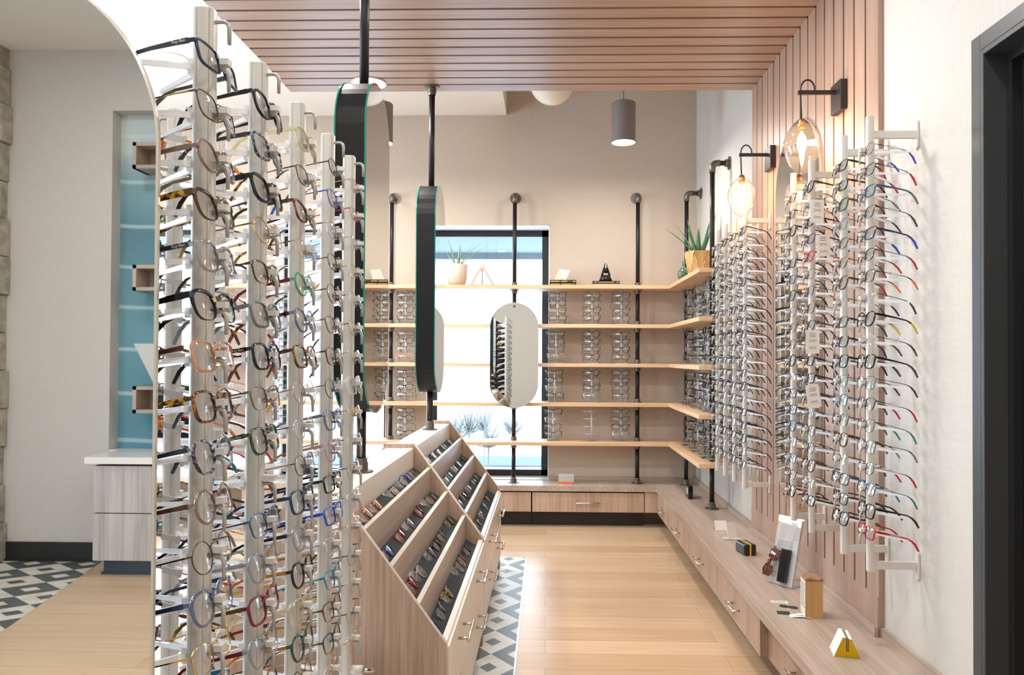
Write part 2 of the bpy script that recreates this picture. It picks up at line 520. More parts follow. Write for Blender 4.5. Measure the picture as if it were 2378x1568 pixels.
# ------------------------------------------------------------------ mesh helpers
class MB:
    """collects shapes and becomes one mesh"""

    def __init__(self):
        self.v, self.f, self.m, self.s = [], [], [], []
        self.cur = 0

    def add(self, vs, fs, smooth=False):
        n = len(self.v)
        self.v += [tuple(float(c) for c in p) for p in vs]
        for f in fs:
            self.f.append(tuple(i + n for i in f))
            self.m.append(self.cur)
            self.s.append(smooth)
        return self

    def box(self, x0, x1, y0, y1, z0, z1):
        vs = [(x, y, z) for z in (z0, z1) for y in (y0, y1) for x in (x0, x1)]
        return self.add(vs, [(0, 2, 3, 1), (4, 5, 7, 6), (0, 1, 5, 4), (2, 6, 7, 3), (0, 4, 6, 2), (1, 3, 7, 5)])

    def rbox(self, c, size, mat3):
        """box of the given size around c, turned by a 3x3 matrix"""
        vs = []
        for z in (-.5, .5):
            for y in (-.5, .5):
                for x in (-.5, .5):
                    vs.append(Vector(c) + mat3 @ Vector((x * size[0], y * size[1], z * size[2])))
        return self.add(vs, [(0, 2, 3, 1), (4, 5, 7, 6), (0, 1, 5, 4), (2, 6, 7, 3), (0, 4, 6, 2), (1, 3, 7, 5)])

    def loft(self, rings, close=True, caps=True, smooth=True):
        """rings: equal-length point loops"""
        n = len(rings[0])
        vs = [p for r in rings for p in r]
        fs = []
        for k in range(len(rings) - 1):
            for i in range(n if close else n - 1):
                j = (i + 1) % n
                fs.append((k * n + i, k * n + j, (k + 1) * n + j, (k + 1) * n + i))
        self.add(vs, fs, smooth)
        if caps:
            b = len(self.v) - len(vs)
            self.f += [tuple(b + i for i in range(n))[::-1], tuple(b + (len(rings) - 1) * n + i for i in range(n))]
            self.m += [self.cur] * 2
            self.s += [False] * 2
        return self

    def tube(self, path, r, n=8, smooth=True, flat=1.0, up=None):
        """round or (flat != 1) elliptical tube along a path; r a number or one per point"""
        P = [Vector(p) for p in path]
        rr = r if isinstance(r, (list, tuple)) else [r] * len(P)
        rings = []
        t0 = (P[1] - P[0]).normalized()
        ref = Vector(up) if up else (Vector((0, 0, 1)) if abs(t0.z) < 0.9 else Vector((0, 1, 0)))
        for i, p in enumerate(P):
            t = (P[min(i + 1, len(P) - 1)] - P[max(i - 1, 0)]).normalized()
            a = ref.cross(t)
            if a.length < 1e-6:
                a = Vector((1, 0, 0))
            a.normalize()
            b = t.cross(a).normalized()
            if not up:
                ref = b
            rings.append([p + (a * math.cos(2 * PI * k / n) * flat + b * math.sin(2 * PI * k / n)) * rr[i] for k in range(n)])
        return self.loft(rings, smooth=smooth)

    def strip(self, path, w, h, up=(0, 0, 1)):
        """rectangular bar along a path: w across, h along up; w, h numbers or lists"""
        P = [Vector(p) for p in path]
        u0 = Vector(up)
        rings = []
        for i, p in enumerate(P):
            t = (P[min(i + 1, len(P) - 1)] - P[max(i - 1, 0)]).normalized()
            a = t.cross(u0).normalized()
            u = a.cross(t).normalized()
            ww = w[i] if isinstance(w, (list, tuple)) else w
            hh = h[i] if isinstance(h, (list, tuple)) else h
            rings.append([p + a * ww / 2 + u * hh / 2, p - a * ww / 2 + u * hh / 2, p - a * ww / 2 - u * hh / 2, p + a * ww / 2 - u * hh / 2])
        return self.loft(rings, smooth=False)

    def lathe(self, prof, c=(0, 0, 0), n=24, smooth=True, caps=True, sy=1.0):
        rings = [[(c[0] + r * math.cos(2 * PI * k / n), c[1] + sy * r * math.sin(2 * PI * k / n), c[2] + z) for k in range(n)] for r, z in prof]
        return self.loft(rings, caps=caps, smooth=smooth)

    def prism(self, poly, axis, a, b, smooth=False):
        """polygon (2-D points in the other two axes, in XYZ order) pushed from a to b along the axis"""
        def p3(q, t):
            return (t, q[0], q[1]) if axis == 'X' else (q[0], t, q[1]) if axis == 'Y' else (q[0], q[1], t)
        return self.loft([[p3(q, a) for q in poly], [p3(q, b) for q in poly]], smooth=smooth)

    def mesh(self, name):
        me = bpy.data.meshes.new(name)
        me.from_pydata(self.v, [], self.f)
        me.polygons.foreach_set('material_index', self.m)
        me.polygons.foreach_set('use_smooth', self.s)
        me.update()
        return me


def world_xyz(o):
    p = Vector((0, 0, 0))
    while o is not None:
        p += o.location
        o = o.parent
    return p


def obj(name, mb, mats, parent=None, bevel=0.0, local=False, label=None):
    """link one mesh object. Shapes are given in room coordinates unless local=True"""
    me = mb if isinstance(mb, bpy.types.Mesh) else mb.mesh(name)
    if parent is not None and not local:
        me.transform(Matrix.Translation(-world_xyz(parent)))
    for m in ([mats] if isinstance(mats, str) else mats):
        me.materials.append(MATS[m])
    o = bpy.data.objects.new(name, me)
    COL.objects.link(o)
    if parent is not None:
        o.parent = parent
    if bevel:
        b = o.modifiers.new('edge', 'BEVEL')
        b.width = bevel
        b.segments = 2
        b.limit_method = 'ANGLE'
        b.angle_limit = R(50)
    if label:
        o['label'] = label
    return o


def struct(name, mb, mats, bevel=0.0, parent=None):
    o = obj(name, mb, mats, parent, bevel)
    if parent is None:
        o['kind'] = 'structure'
    return o


def tag(o, label, cat, group=None):
    o['label'] = label
    o['category'] = cat
    if group:
        o['group'] = group
    return o


def thing(name, label, cat, loc=(0, 0, 0), group=None, rot=(0, 0, 0)):
    o = bpy.data.objects.new(name, None)
    o.empty_display_size = 0.05
    o.location = loc
    o.rotation_euler = rot
    COL.objects.link(o)
    return tag(o, label, cat, group)


def stadium(w, h, n=20):
    """outline of a stadium, width w, height h, centred"""
    r = w / 2
    pts = []
    for k in range(n + 1):
        a = PI * k / n
        pts.append((r * math.cos(a), h / 2 - r + r * math.sin(a)))
    for k in range(n + 1):
        a = PI + PI * k / n
        pts.append((r * math.cos(a), -h / 2 + r + r * math.sin(a)))
    return pts


ORD = ['top', 'second', 'third', 'fourth', 'fifth', 'sixth', 'seventh', 'eighth', 'ninth', 'tenth', 'eleventh', 'twelfth', 'thirteenth',
       'fourteenth', 'fifteenth', 'sixteenth', 'seventeenth', 'eighteenth', 'nineteenth', 'twentieth']


def text_mesh(name, body, size, mat, parent, loc, rot, extrude=0.0002):
    c = bpy.data.curves.new(name, 'FONT')
    c.body = body
    c.size = size
    c.extrude = extrude
    c.resolution_u = 2
    c.align_x = 'CENTER'
    c.align_y = 'CENTER'
    o = bpy.data.objects.new(name + '_curve', c)
    COL.objects.link(o)
    dg = bpy.context.evaluated_depsgraph_get()
    me = bpy.data.meshes.new_from_object(o.evaluated_get(dg))
    bpy.data.objects.remove(o)
    me.materials.clear()
    me.materials.append(MATS[mat])
    t = bpy.data.objects.new(name, me)
    COL.objects.link(t)
    t.parent = parent
    t.location = loc
    t.rotation_euler = rot
    return t


# ------------------------------------------------------------------ the room
m = MB()
m.box(XL - 0.2, XW + 0.2, YR - 0.3, YB + 0.25, -0.12, 0.0)
struct('floor', m, 'floor_oak')

m = MB()
m.box(-1.16, -0.124, 1.7, 4.80, -0.004, 0.0015)
struct('floor_tile_inlay', m, 'tile_argyle')
m = MB()
m.box(-0.128, -0.120, 1.7, 4.804, -0.004, 0.0025)
m.box(-1.16, -0.120, 4.797, 4.804, -0.004, 0.0025)
struct('trim_3', m, 'steel')


def V(x, y, Yv=None, Z=None):
    """the point of the room behind the camera that the big mirror shows at photo pixel x, y (virtual depth Yv)"""
    p = at(x, y, Y=Yv) if Yv is not None else at(x, y, Z=Z)
    return np.array([p[0], 2 * YM - p[1], p[2]])


q0, q1 = V(240, 1302, Z=0), V(0, 1470, Z=0)
dq = (q1 - q0) / (q1[1] - q0[1])
qa, qb = q0 + dq * (YR - q0[1]), q0 + dq * (1.6 - q0[1])
m = MB()
m.prism([(qa[0], qa[1]), (qb[0], qb[1]), (XL, qb[1]), (XL, qa[1])], 'Z', -0.004, 0.0015)
struct('floor_tile_rear', m, 'tile_argyle_rear')

# back wall with three window openings
m = MB()
xs = [XL - 0.2] + [v for a, b in reversed(WIN) for v in (a, b)] + [XW + 0.2]
for k in range(0, len(xs), 2):
    m.box(xs[k], xs[k + 1], YB, YB + 0.25, 0, ZH + 0.1)
for a, b in WIN:
    m.box(a, b, YB, YB + 0.25, WZ1, ZH + 0.1)
    m.box(a, b, YB, YB + 0.25, 0, WZ0 - 0.02)
struct('wall_back', m, 'wall_linen')

for k, (a, b) in enumerate(WIN):
    m = MB()          # white reveal lining
    t = 0.006
    m.box(a, a + t, YB - 0.002, YB + 0.25, WZ0, WZ1)
    m.box(b - t, b, YB - 0.002, YB + 0.25, WZ0, WZ1)
    m.box(a, b, YB - 0.002, YB + 0.25, WZ1 - t, WZ1)
    w = struct('window_%d' % (k + 1), m, 'jamb_white')
    m = MB()
    y0, y1, fw = YB + 0.19, YB + 0.25, 0.052
    m.box(a + t, a + t + fw, y0, y1, WZ0, WZ1 - t)
    m.box(b - t - fw, b - t, y0, y1, WZ0, WZ1 - t)
    m.box(a + t, b - t, y0, y1, WZ1 - t - fw, WZ1 - t)
    m.box(a + t, b - t, y0, y1, WZ0, WZ0 + fw)
    struct('window_frame', m, 'black_metal', parent=w)
    m = MB()
    m.box(a + t + fw, b - t - fw, YB + 0.218, YB + 0.222, WZ0 + fw, WZ1 - t - fw)
    struct('pane', m, 'pane_glass', parent=w)
    m = MB()
    m.box(a + t, b - t, YB - 0.004, YB + 0.19, WZ0 - 0.03, WZ0 + 0.004)
    struct('window_sill', m, 'laminate_x', parent=w)

m = MB()   # right wall, with the door opening
m.box(XW, XW + 0.25, 2.033, YB, 0, ZH + 0.1)
m.box(XW, XW + 0.25, YR, 1.10, 0, ZH + 0.1)
m.box(XW, XW + 0.25, 1.10, 2.033, 2.096, ZH + 0.1)
struct('wall_right', m, 'wall_linen_pale')
m = MB()   # left wall with two windows
ys = [YR] + [v for p in sorted(LWIN) for v in p] + [YB]
for k in range(0, len(ys), 2):
    m.box(XL - 0.25, XL, ys[k], ys[k + 1], 0, ZC + 0.2)
for a, b in LWIN:
    m.box(XL - 0.25, XL, a, b, 2.55, ZC + 0.2)
    m.box(XL - 0.25, XL, a, b, 0, 0.55)
struct('wall_left', m, 'wall_linen_pale')
for k, (a, b) in enumerate(LWIN):
    m = MB()
    for y in (a, (a + b) / 2 - 0.025, b - 0.05):
        m.box(XL - 0.2, XL - 0.14, y, y + 0.05, 0.55, 2.55)
    m.box(XL - 0.2, XL - 0.14, a, b, 0.55, 0.60)
    m.box(XL - 0.2, XL - 0.14, a, b, 2.50, 2.55)
    struct('window_%d' % (k + 4), m, 'black_metal')

m = MB()
m.box(XL - 0.2, XS, YR - 0.3, YB, ZC, ZC + 0.06)
m.box(XS, XW + 0.2, YR - 0.3, 2.3, ZC, ZC + 0.06)
m.box(XS - 0.05, XS, 2.3, YB, ZC + 0.06, ZH)
m.box(XS, XW + 0.2, 2.25, 2.3, ZC + 0.06, ZH)
m.box(XS - 0.05, XW + 0.2, 2.25, YB + 0.2, ZH, ZH + 0.06)
struct('ceiling', m, 'ceiling_white')

# rear wall behind the camera (seen in the big mirror) with its recess
NX0 = V(258, 600, 4.61)[0]
NX1 = -1.70
NZ0, NZ1 = 0.0, V(258, 257, 4.61)[2]
m = MB()
m.box(XL - 0.2, NX0, YR - 0.3, YR, 0, ZC + 0.1)
m.box(NX1, XW + 0.2, YR - 0.3, YR, 0, ZC + 0.1)
m.box(NX0, NX1, YR - 0.3, YR, NZ1, ZC + 0.1)
m.box(NX0, NX1, YR - 0.3, YR - 0.10, 0, NZ1)
struct('wall_rear', m, 'wall_linen_pale')
m = MB()
m.box(NX0, NX1, YR - 0.10, YR - 0.095, 0.3, NZ1)
struct('wall_mural', m, 'mural_blue')
bx0, bx1 = V(14, 1280, 4.6)[0], V(217, 1280, 4.6)[0]
m = MB()
m.box(bx0, bx1, YR, YR + 0.015, 0, 0.115)
m.box(bx0, bx1, YR, YR + 0.03, 0, 0.012)
struct('baseboard_rear', m, 'black_vinyl')
m = MB()   # rough stone pillar
cx = V(9, 1000, 4.47)[0] - .075
for k in range(14):
    z0 = k * 0.235
    d = 0.02 * math.sin(k * 2.1)
    m.box(cx - 0.6, cx - 0.01 + 0.015 * math.cos(k * 1.7), YR, YR + 0.12 + d, z0, z0 + 0.233)
struct('wall_stone_pillar', m, 'stone', bevel=0.008)

# wood slats: one frame of boards runs up the right wall and over the ceiling
N = 16
P = (PY1 - PY0) / N
ZP0 = 0.315
m = MB()
m.box(XPAN + 0.014, XW, PY0, PY1, ZP0, ZWOOD + 0.02)
o = struct('trim_1', m, 'slat_gap')
m = MB()
for k in range(N):
    y0, y1 = PY0 + k * P + 0.007, PY0 + (k + 1) * P - 0.007
    if k == 0:
        y0 = PY0
    if k == N - 1:
        y1 = PY1
    m.box(XPAN, XPAN + 0.015, y0, y1, 0.45, ZWOOD)
m.box(XPAN - 0.002, XPAN + 0.015, PY0, PY1, ZP0, 0.45)
m.box(XPAN, XW, PY0 - 0.004, PY0, ZP0, ZWOOD)
struct('slat_panel', m, 'slat_wood_z', parent=o)
m = MB()
m.box(-1.46, XPAN + 0.02, PY0, PY1, ZWOOD + 0.016, ZWOOD + 0.05)
o = struct('trim_2', m, 'slat_gap')
m = MB()
for k in range(N):
    y0, y1 = PY0 + k * P + 0.009, PY0 + (k + 1) * P - 0.009
    if k == 0:
        y0 = PY0
    if k == N - 1:
        y1 = PY1
    m.box(-1.46, XPAN, y0, y1, ZWOOD, ZWOOD + 0.017)
m.box(-1.462, XPAN, PY1, PY1 + 0.004, ZWOOD, ZWOOD + 0.05)
m.box(-1.464, -1.46, PY0, PY1 + 0.004, ZWOOD, ZWOOD + 0.05)
struct('slat_panel', m, 'slat_wood_x', parent=o)

# door in the right wall
m = MB()
m.box(XW - 0.012, XW + 0.004, 2.033, 2.074, 0, 2.140)
m.box(XW - 0.012, XW + 0.004, 1.06, 2.033, 2.096, 2.140)
m.box(XW - 0.012, XW + 0.13, 2.018, 2.033, 0, 2.096)
m.box(XW - 0.012, XW + 0.13, 1.10, 2.018, 2.081, 2.096)
o = struct('door_1', m, 'frame_charcoal', bevel=0.002)
m = MB()
m.box(XW + 0.05, XW + 0.075, 1.995, 2.018, 0, 2.081)
m.box(XW + 0.05, XW + 0.075, 1.10, 1.995, 2.058, 2.081)
struct('door_stop', m, 'door_black', parent=o)
m = MB()
m.box(XW + 0.076, XW + 0.12, 1.10, 2.016, 0.008, 2.079)
struct('door_leaf', m, 'door_black', parent=o)
# exterior
m = MB()
m.box(-14, 12, YB + 0.25, 40, -0.35, -0.25)
struct('ground_snow', m, 'snow')
m = MB()
m.box(-6, 3, YB + 0.25, YB + 1.5, 2.30, 2.42)
m.box(-6, 3, YB + 1.5, YB + 1.58, 2.24, 2.50)
struct('exterior_eave', m, 'eave_grey')
m = MB()
m.box(-14, 12, 10.5, 11.5, -0.30, -0.235)
struct('exterior_road', m, 'asphalt')


# ------------------------------------------------------------------ eyeglasses
# local frame of a pair: faces +X, width along Y, Z up; origin under the bridge; temples run back along -X
SHAPES = {
    # lens w, lens h, exponent, bridge, rim thickness, rim depth, lower taper, outer lift, lower-rim factor, thin wire?
    'round':      (.0475, .0430, 2.1, .0200, .0030, .0038, 0.00, 0.000, 1.0, False),
    'panto':      (.0490, .0430, 2.5, .0200, .0034, .0042, 0.12, 0.001, 1.0, False),
    'square':     (.0510, .0400, 3.6, .0180, .0034, .0042, 0.08, 0.001, 1.0, False),
    'rectangular': (.0530, .0340, 4.5, .0170, .0030, .0038, 0.06, 0.001, 1.0, False),
    'angular':    (.0500, .0420, 3.0, .0200, .0044, .0048, 0.16, 0.002, 1.0, False),
    'browline':   (.0500, .0400, 2.9, .0190, .0050, .0044, 0.10, 0.002, 0.16, False),
    'half-rim':   (.0510, .0370, 3.4, .0180, .0024, .0032, 0.08, 0.001, 0.14, False),
    'cat-eye':    (.0510, .0380, 2.8, .0180, .0034, .0040, 0.14, 0.006, 0.8, False),
    'round wire': (.0480, .0440, 2.05, .0200, .0011, .0018, 0.00, 0.000, 1.0, True),
    'oval wire':  (.0470, .0380, 2.2, .0200, .0011, .0018, 0.00, 0.000, 1.0, True),
    'square wire': (.0500, .0390, 3.2, .0180, .0012, .0020, 0.08, 0.001, 1.0, True),
    'rimless':    (.0500, .0360, 3.0, .0180, .0004, .0008, 0.08, 0.000, 1.0, True),
}
WRAP = 1.3
ZL = -0.008      # lens centre below the bridge


def outline(sh, side, n, grow=0.0):
    w, h, e, br, rt, rd, tp, lift, low, wire = SHAPES[sh]
    pts = []
    for k in range(n):
        a = 2 * PI * k / n
        c, s = math.cos(a), math.sin(a)
        y = w / 2 * math.copysign(abs(c) ** (2 / e), c)
        z = h / 2 * math.copysign(abs(s) ** (2 / e), s)
        y *= 1 + tp * (z / h)
        z += lift * (y / (w / 2)) * (0.5 + z / h)
        g = grow
        if low < 1:
            t = min(1, max(0, (s + 0.15) / 0.35))
            g = grow * (low + (1 - low) * t)
        rr = math.hypot(y, z)
        y, z = y * (1 + g / rr), z * (1 + g / rr)
        pts.append((side * (br / 2 + w / 2 + y + 0.0006), z + ZL))
    return pts


def wrap(y):
    return -WRAP * y * y


def shape_dims(sh):
    w, h, e, br, rt, rd, tp, lift, low, wire = SHAPES[sh]
    yh = br / 2 + w + rt + 0.0035
    zh = ZL + h * (0.20 if sh in ('round', 'round wire', 'oval wire') else 0.33) + lift
    return yh, zh


def front_mb(sh, hi=True):
    w, h, e, br, rt, rd, tp, lift, low, wire = SHAPES[sh]
    n = 36 if hi else 20
    m = MB()
    for sd in (-1, 1):
        inn, out = outline(sh, sd, n), outline(sh, sd, n, rt)
        hw = [rd / 2 * (1 if low == 1 else 1) for _ in range(n)]
        r1 = [(wrap(p[0]) + hw[i], *p) for i, p in enumerate(inn)]
        r2 = [(wrap(p[0]) + hw[i] * .55, *p) for i, p in enumerate(out)]
        r3 = [(wrap(p[0]) - hw[i] * .75, *p) for i, p in enumerate(out)]
        r4 = [(wrap(p[0]) - hw[i], *p) for i, p in enumerate(inn)]
        m.loft([r1, r2, r3, r4, r1], caps=False)
        yh, zh = shape_dims(sh)
        yo = br / 2 + w * 0.97 + rt * 0.5
        b = rt if not wire else 0.0022
        m.strip([(wrap(yo), sd * yo, zh - .0005), (wrap(yo) - .001, sd * (yh - .0006), zh), (wrap(yh) - .0075, sd * yh, zh)],
                [b * 1.1, b * 1.1, b * .9], [max(.0035, b * 1.7)] * 3 if not wire else [.0022] * 3)
        if wire or sh in ('half-rim', 'browline'):   # nose pads on small wires
            m.tube([(-.0005, sd * (br / 2 + .0005), ZL + .003), (-.005, sd * (br / 2 - .001), ZL + .003), (-.0065, sd * (br / 2 - .003), ZL)], .0005, 5)
            m.lathe([(.0004, -.006), (.0024, -.003), (.0026, 0), (.0022, .004), (.0004, .006)], (-.0070, sd * (br / 2 - .0035), ZL - .002), 6, sy=.45)
    yb = br / 2 + .0015
    if wire:
        m.tube([(.0002, -yb, ZL + h * .22), (.0012, -yb * .6, ZL + h * .30), (.0016, 0, ZL + h * .32), (.0012, yb * .6, ZL + h * .30), (.0002, yb, ZL + h * .22)], .0011, 6)
    else:
        zz = .0035
        hh = max(.0045, rt * 1.5)
        m.strip([(-.0002, -yb - .002, zz - .004), (.0008, -yb * .55, zz), (.0012, 0, zz + .0012), (.0008, yb * .55, zz), (-.0002, yb + .002, zz - .004)], rd * .9, [hh * 1.5, hh, hh * .85, hh, hh * 1.5])
    return m


def lens_mb(sh, side, hi=True):
    n = 28 if hi else 14
    m = MB()
    o = outline(sh, side, n, 0.0004)
    cy_ = sum(p[0] for p in o) / n
    vs = [(wrap(cy_) + .0012, cy_, ZL)]
    for t in (.55, 1.0):
        for y, z in o:
            yy, zz = cy_ + (y - cy_) * t, ZL + (z - ZL) * t
            vs.append((wrap(yy) + .0012 * (1 - t * t), yy, zz))
    fs = [(0, 1 + i, 1 + (i + 1) % n) for i in range(n)] + [(1 + i, 1 + n + i, 1 + n + (i + 1) % n, 1 + (i + 1) % n) for i in range(n)]
    m.add(vs, fs, True)
    return m


TL = 0.132


def temple_path(sh, side):
    yh, zh = shape_dims(sh)
    x0 = wrap(yh) - .0070
    return [(x0, side * yh, zh), (x0 - .020, side * (yh + .0008), zh), (x0 - .055, side * (yh + .0012), zh - .0005), (x0 - .088, side * (yh - .001), zh - .002),
            (x0 - .103, side * (yh - .003), zh - .007), (x0 - .117, side * (yh - .006), zh - .017), (x0 - TL, side * (yh - .010), zh - .034)]


def temple_mb(sh, side, part='all'):
    w, h, e, br, rt, rd, tp, lift, low, wire = SHAPES[sh]
    p = temple_path(sh, side)
    ww = [.0030, .0028, .0024, .0024, .0026, .0028, .0022]
    hh = [.0072, .0062, .0048, .0042, .0050, .0064, .0050]
    if rt > .0042:
        hh = [.0095, .0085, .0062, .0052, .0058, .0070, .0055]
    if wire or sh == 'half-rim':
        ww = [.0014, .0012, .0012, .0014, .0022, .0026, .0020]
        hh = [.0028, .0020, .0018, .0022, .0040, .0052, .0044]
    m = MB()
    if part == 'arm':
        m.strip(p[:5], ww[:5], hh[:5])
    elif part == 'tip':
        m.strip(p[4:], [v * 1.08 for v in ww[4:]], [v * 1.06 for v in hh[4:]])
    else:
        m.strip(p, ww, hh)
    return m


def folded_temple_mb(sh, side):
    yh, zh = shape_dims(sh)
    x = -.0125 if side > 0 else -.0165
    return MB().strip([(-.007, side * yh, zh), (x, side * (yh - .005), zh), (x - .001, side * (yh - .06), zh - .001), (x, side * (yh - .098), zh - .003), (x, side * (yh - .115), zh - .013), (x, side * (yh - .126), zh - .026)],
                      [.0026, .0028, .0026, .0026, .0030, .0026], [.0062, .0056, .0048, .0046, .0060, .0050])


MESH = {}


def cached(key, fn):
    if key not in MESH:
        me = fn().mesh('_'.join(str(k) for k in key).replace(' ', '_'))
        me.materials.append(MATS['f_black'])
        MESH[key] = me
    return MESH[key]


def put(name, me, mat, parent):
    """a part that shares its mesh with its kind and carries its own material"""
    o = bpy.data.objects.new(name, me)
    COL.objects.link(o)
    o.parent = parent
    o.material_slots[0].link = 'OBJECT'
    o.material_slots[0].material = MATS[mat]
    return o


def eyeglasses(loc, rot, sh, fmat, tmat, label, group, tip=None, hi=True, folded=False, lens='lens', parts=True, name='eyeglasses', cat='eyeglasses'):
    if not parts:
        m = MB()
        for src, mi in ((front_mb(sh, False), 0), (lens_mb(sh, -1, False), 1), (lens_mb(sh, 1, False), 1), (temple_mb(sh, -1), 2), (temple_mb(sh, 1), 2)):
            m.cur = mi
            m.add(src.v, src.f, mi == 1)
        o = obj(name, m, [fmat, lens, tmat])
        o.location, o.rotation_euler = loc, rot
        return tag(o, label, cat, group)
    t = thing(name, label, cat, loc, group, rot)
    put('front_frame', cached(('front', sh, hi), lambda: front_mb(sh, hi)), fmat, t)
    for sd in (-1, 1):
        put('lens', cached(('lens', sh, sd, hi), lambda: lens_mb(sh, sd, hi)), lens, t)
    for sd in (-1, 1):
        if folded:
            put('temple', cached(('folded', sh, sd), lambda: folded_temple_mb(sh, sd)), tmat, t)
        elif tip:
            a = put('temple', cached(('arm', sh, sd), lambda: temple_mb(sh, sd, 'arm')), tmat, t)
            put('temple_tip', cached(('tip', sh, sd), lambda: temple_mb(sh, sd, 'tip')), tip, a)
        else:
            put('temple', cached(('temple', sh, sd), lambda: temple_mb(sh, sd)), tmat, t)
    return t


CN = {'f_black': 'black', 'f_dark': 'charcoal', 'f_navy': 'navy', 'f_royal': 'royal blue', 'f_steelblue': 'steel blue', 'f_teal': 'teal', 'f_brown': 'dark brown',
      'f_taupe': 'taupe', 'f_grey': 'matte grey', 'f_burgundy': 'burgundy', 'f_red': 'red', 'f_orange': 'orange', 'f_coral': 'coral', 'f_green': 'green',
      'f_yellow': 'yellow', 'f_gold': 'gold', 'f_silver': 'silver', 'f_gunmetal': 'gunmetal', 'f_bronze': 'bronze', 'f_rose': 'rose gold',
      'f_tortoise': 'tortoiseshell', 'f_honey': 'honey tortoiseshell', 'f_dkgreen': 'dark green', 'f_crystalblack': 'black-flecked', 'f_clear': 'clear',
      'f_clearyellow': 'pale yellow clear', 'f_peach': 'peach clear', 'f_greyclear': 'grey translucent', 'f_brownclear': 'brown translucent',
      'f_blueclear': 'blue translucent', 'f_greenclear': 'green translucent', 'f_lilac': 'lilac translucent', 'f_amber': 'amber'}
TILT = R(-12)

# ------------------------------------------------------------------ rods and what holds a pair on them


def rod_profile(w, d):
    """section of the extruded rod: rounded front with two grooves"""
    pts = []
    for k in range(72):
        a = 2 * PI * k / 72
        c, s = math.cos(a), math.sin(a)
        x = d / 2 * math.copysign(abs(c) ** (2 / 3.0), c)
        y = w / 2 * math.copysign(abs(s) ** (2 / 3.0), s)
        if k in (62, 51, 10, 21):
            x, y = x * .91, y * .91
        pts.append((x, y))
    return pts


def hook_mb():
    return MB().tube([(.010, 0, -.012), (.020, 0, -.0105), (.028, 0, -.0105), (.0335, 0, -.014), (.0355, 0, -.021), (.0355, 0, -.044)], [.0030, .0031, .0032, .0034, .0034, .0028], 8)


def nose_mb():
    m = MB()
    prof = [(-.0072, 0.004), (.0072, .004), (.0078, -.0050), (-.0078, -.0050)]
    m.loft([[(x, y, z) for y, z in prof] for x in (.012, .0365)], smooth=False)
    return m


def arms_mb(L=0.075, spread=0.062):
    m = MB()
    for sd in (-1, 1):
        m.strip([(-.010, sd * .006, -.010), (-.022, sd * .016, -.010), (-.022 - L, sd * spread, -.020)], [.004, .0055, .0040], [.009, .0085, .0055])
    m.box(-.020, -.010, -.012, .012, -.020, .002)
    return m


def rod(label, loc, rotz, z_top, z_bot, rows, w, d, mat, group, brackets=None, extra_hook=True):
    """rows: heights of the nose rests. The rod stands at loc (x, y); +X local is the side the glasses face"""
    t = thing('display_rod', label, 'display rod', (loc[0], loc[1], z_bot), group, (0, 0, rotz))
    m = MB()
    m.loft([[(x, y, z) for x, y in rod_profile(w, d)] for z in (0, z_top - z_bot - .004)], smooth=False)
    tube = obj('rod_tube', m, mat, t, local=True)
    m = MB()
    m.loft([[(x * k, y * k, z) for x, y in rod_profile(w, d)] for k, z in ((1.0, z_top - z_bot - .004), (1.0, z_top - z_bot - .002), (.92, z_top - z_bot))], smooth=False)
    obj('end_cap', m, mat, t, local=True)
    k0 = d / .030
    hz = ([rows[0] + (rows[0] - rows[1])] if extra_hook else []) + list(rows)
    for z in hz:
        h = put('hook', cached(('hook', d), hook_mb), 'hook_grey', t)
        h.location = (-.015 + d / 2, 0, z - z_bot)
    for z in rows:
        h = put('nose_rest', cached(('nose', d), nose_mb), 'nose_white', t)
        h.location = (-.015 + d / 2, 0, z - z_bot)
        h = put('clear_arm', cached(('arms', d), arms_mb), 'acrylic_frost', t)
        h.location = (.015 - d / 2, 0, z - z_bot)
    return t


# ---- free-standing rack by the big mirror: front row of five rods, back row of three
XK = -0.50
RODY = [1.082, 1.285, 1.490, 1.700, 1.885]
ZT = 1.776
PITCH = 0.0706
Z0 = 1.698
NROW = 14
ZRB = 0.42
m = MB()
m.box(-0.86, -0.44, 1.03, 2.00, 0.0, 0.38)
base = thing('rack_plinth', 'low white plinth carrying the free-standing display rods', 'plinth', (-0.65, 1.485, 0))
obj('plinth_box', m, 'cream_laminate_z', base, bevel=.004)
m = MB()
m.box(-0.88, -0.42, 1.02, 2.01, 0.38, 0.42)
obj('plinth_top', m, 'quartz_white', base, bevel=.004)

RODN = ['white display rod next to the arched mirror', 'white display rod second from the arched mirror', 'white display rod third from the arched mirror',
        'white display rod fourth from the arched mirror', 'white display rod with a lock and key at its foot']
RODS = ['rod beside the arched mirror', 'second rod from the arched mirror', 'third rod from the arched mirror',
        'fourth rod from the arched mirror', 'rod with the key']
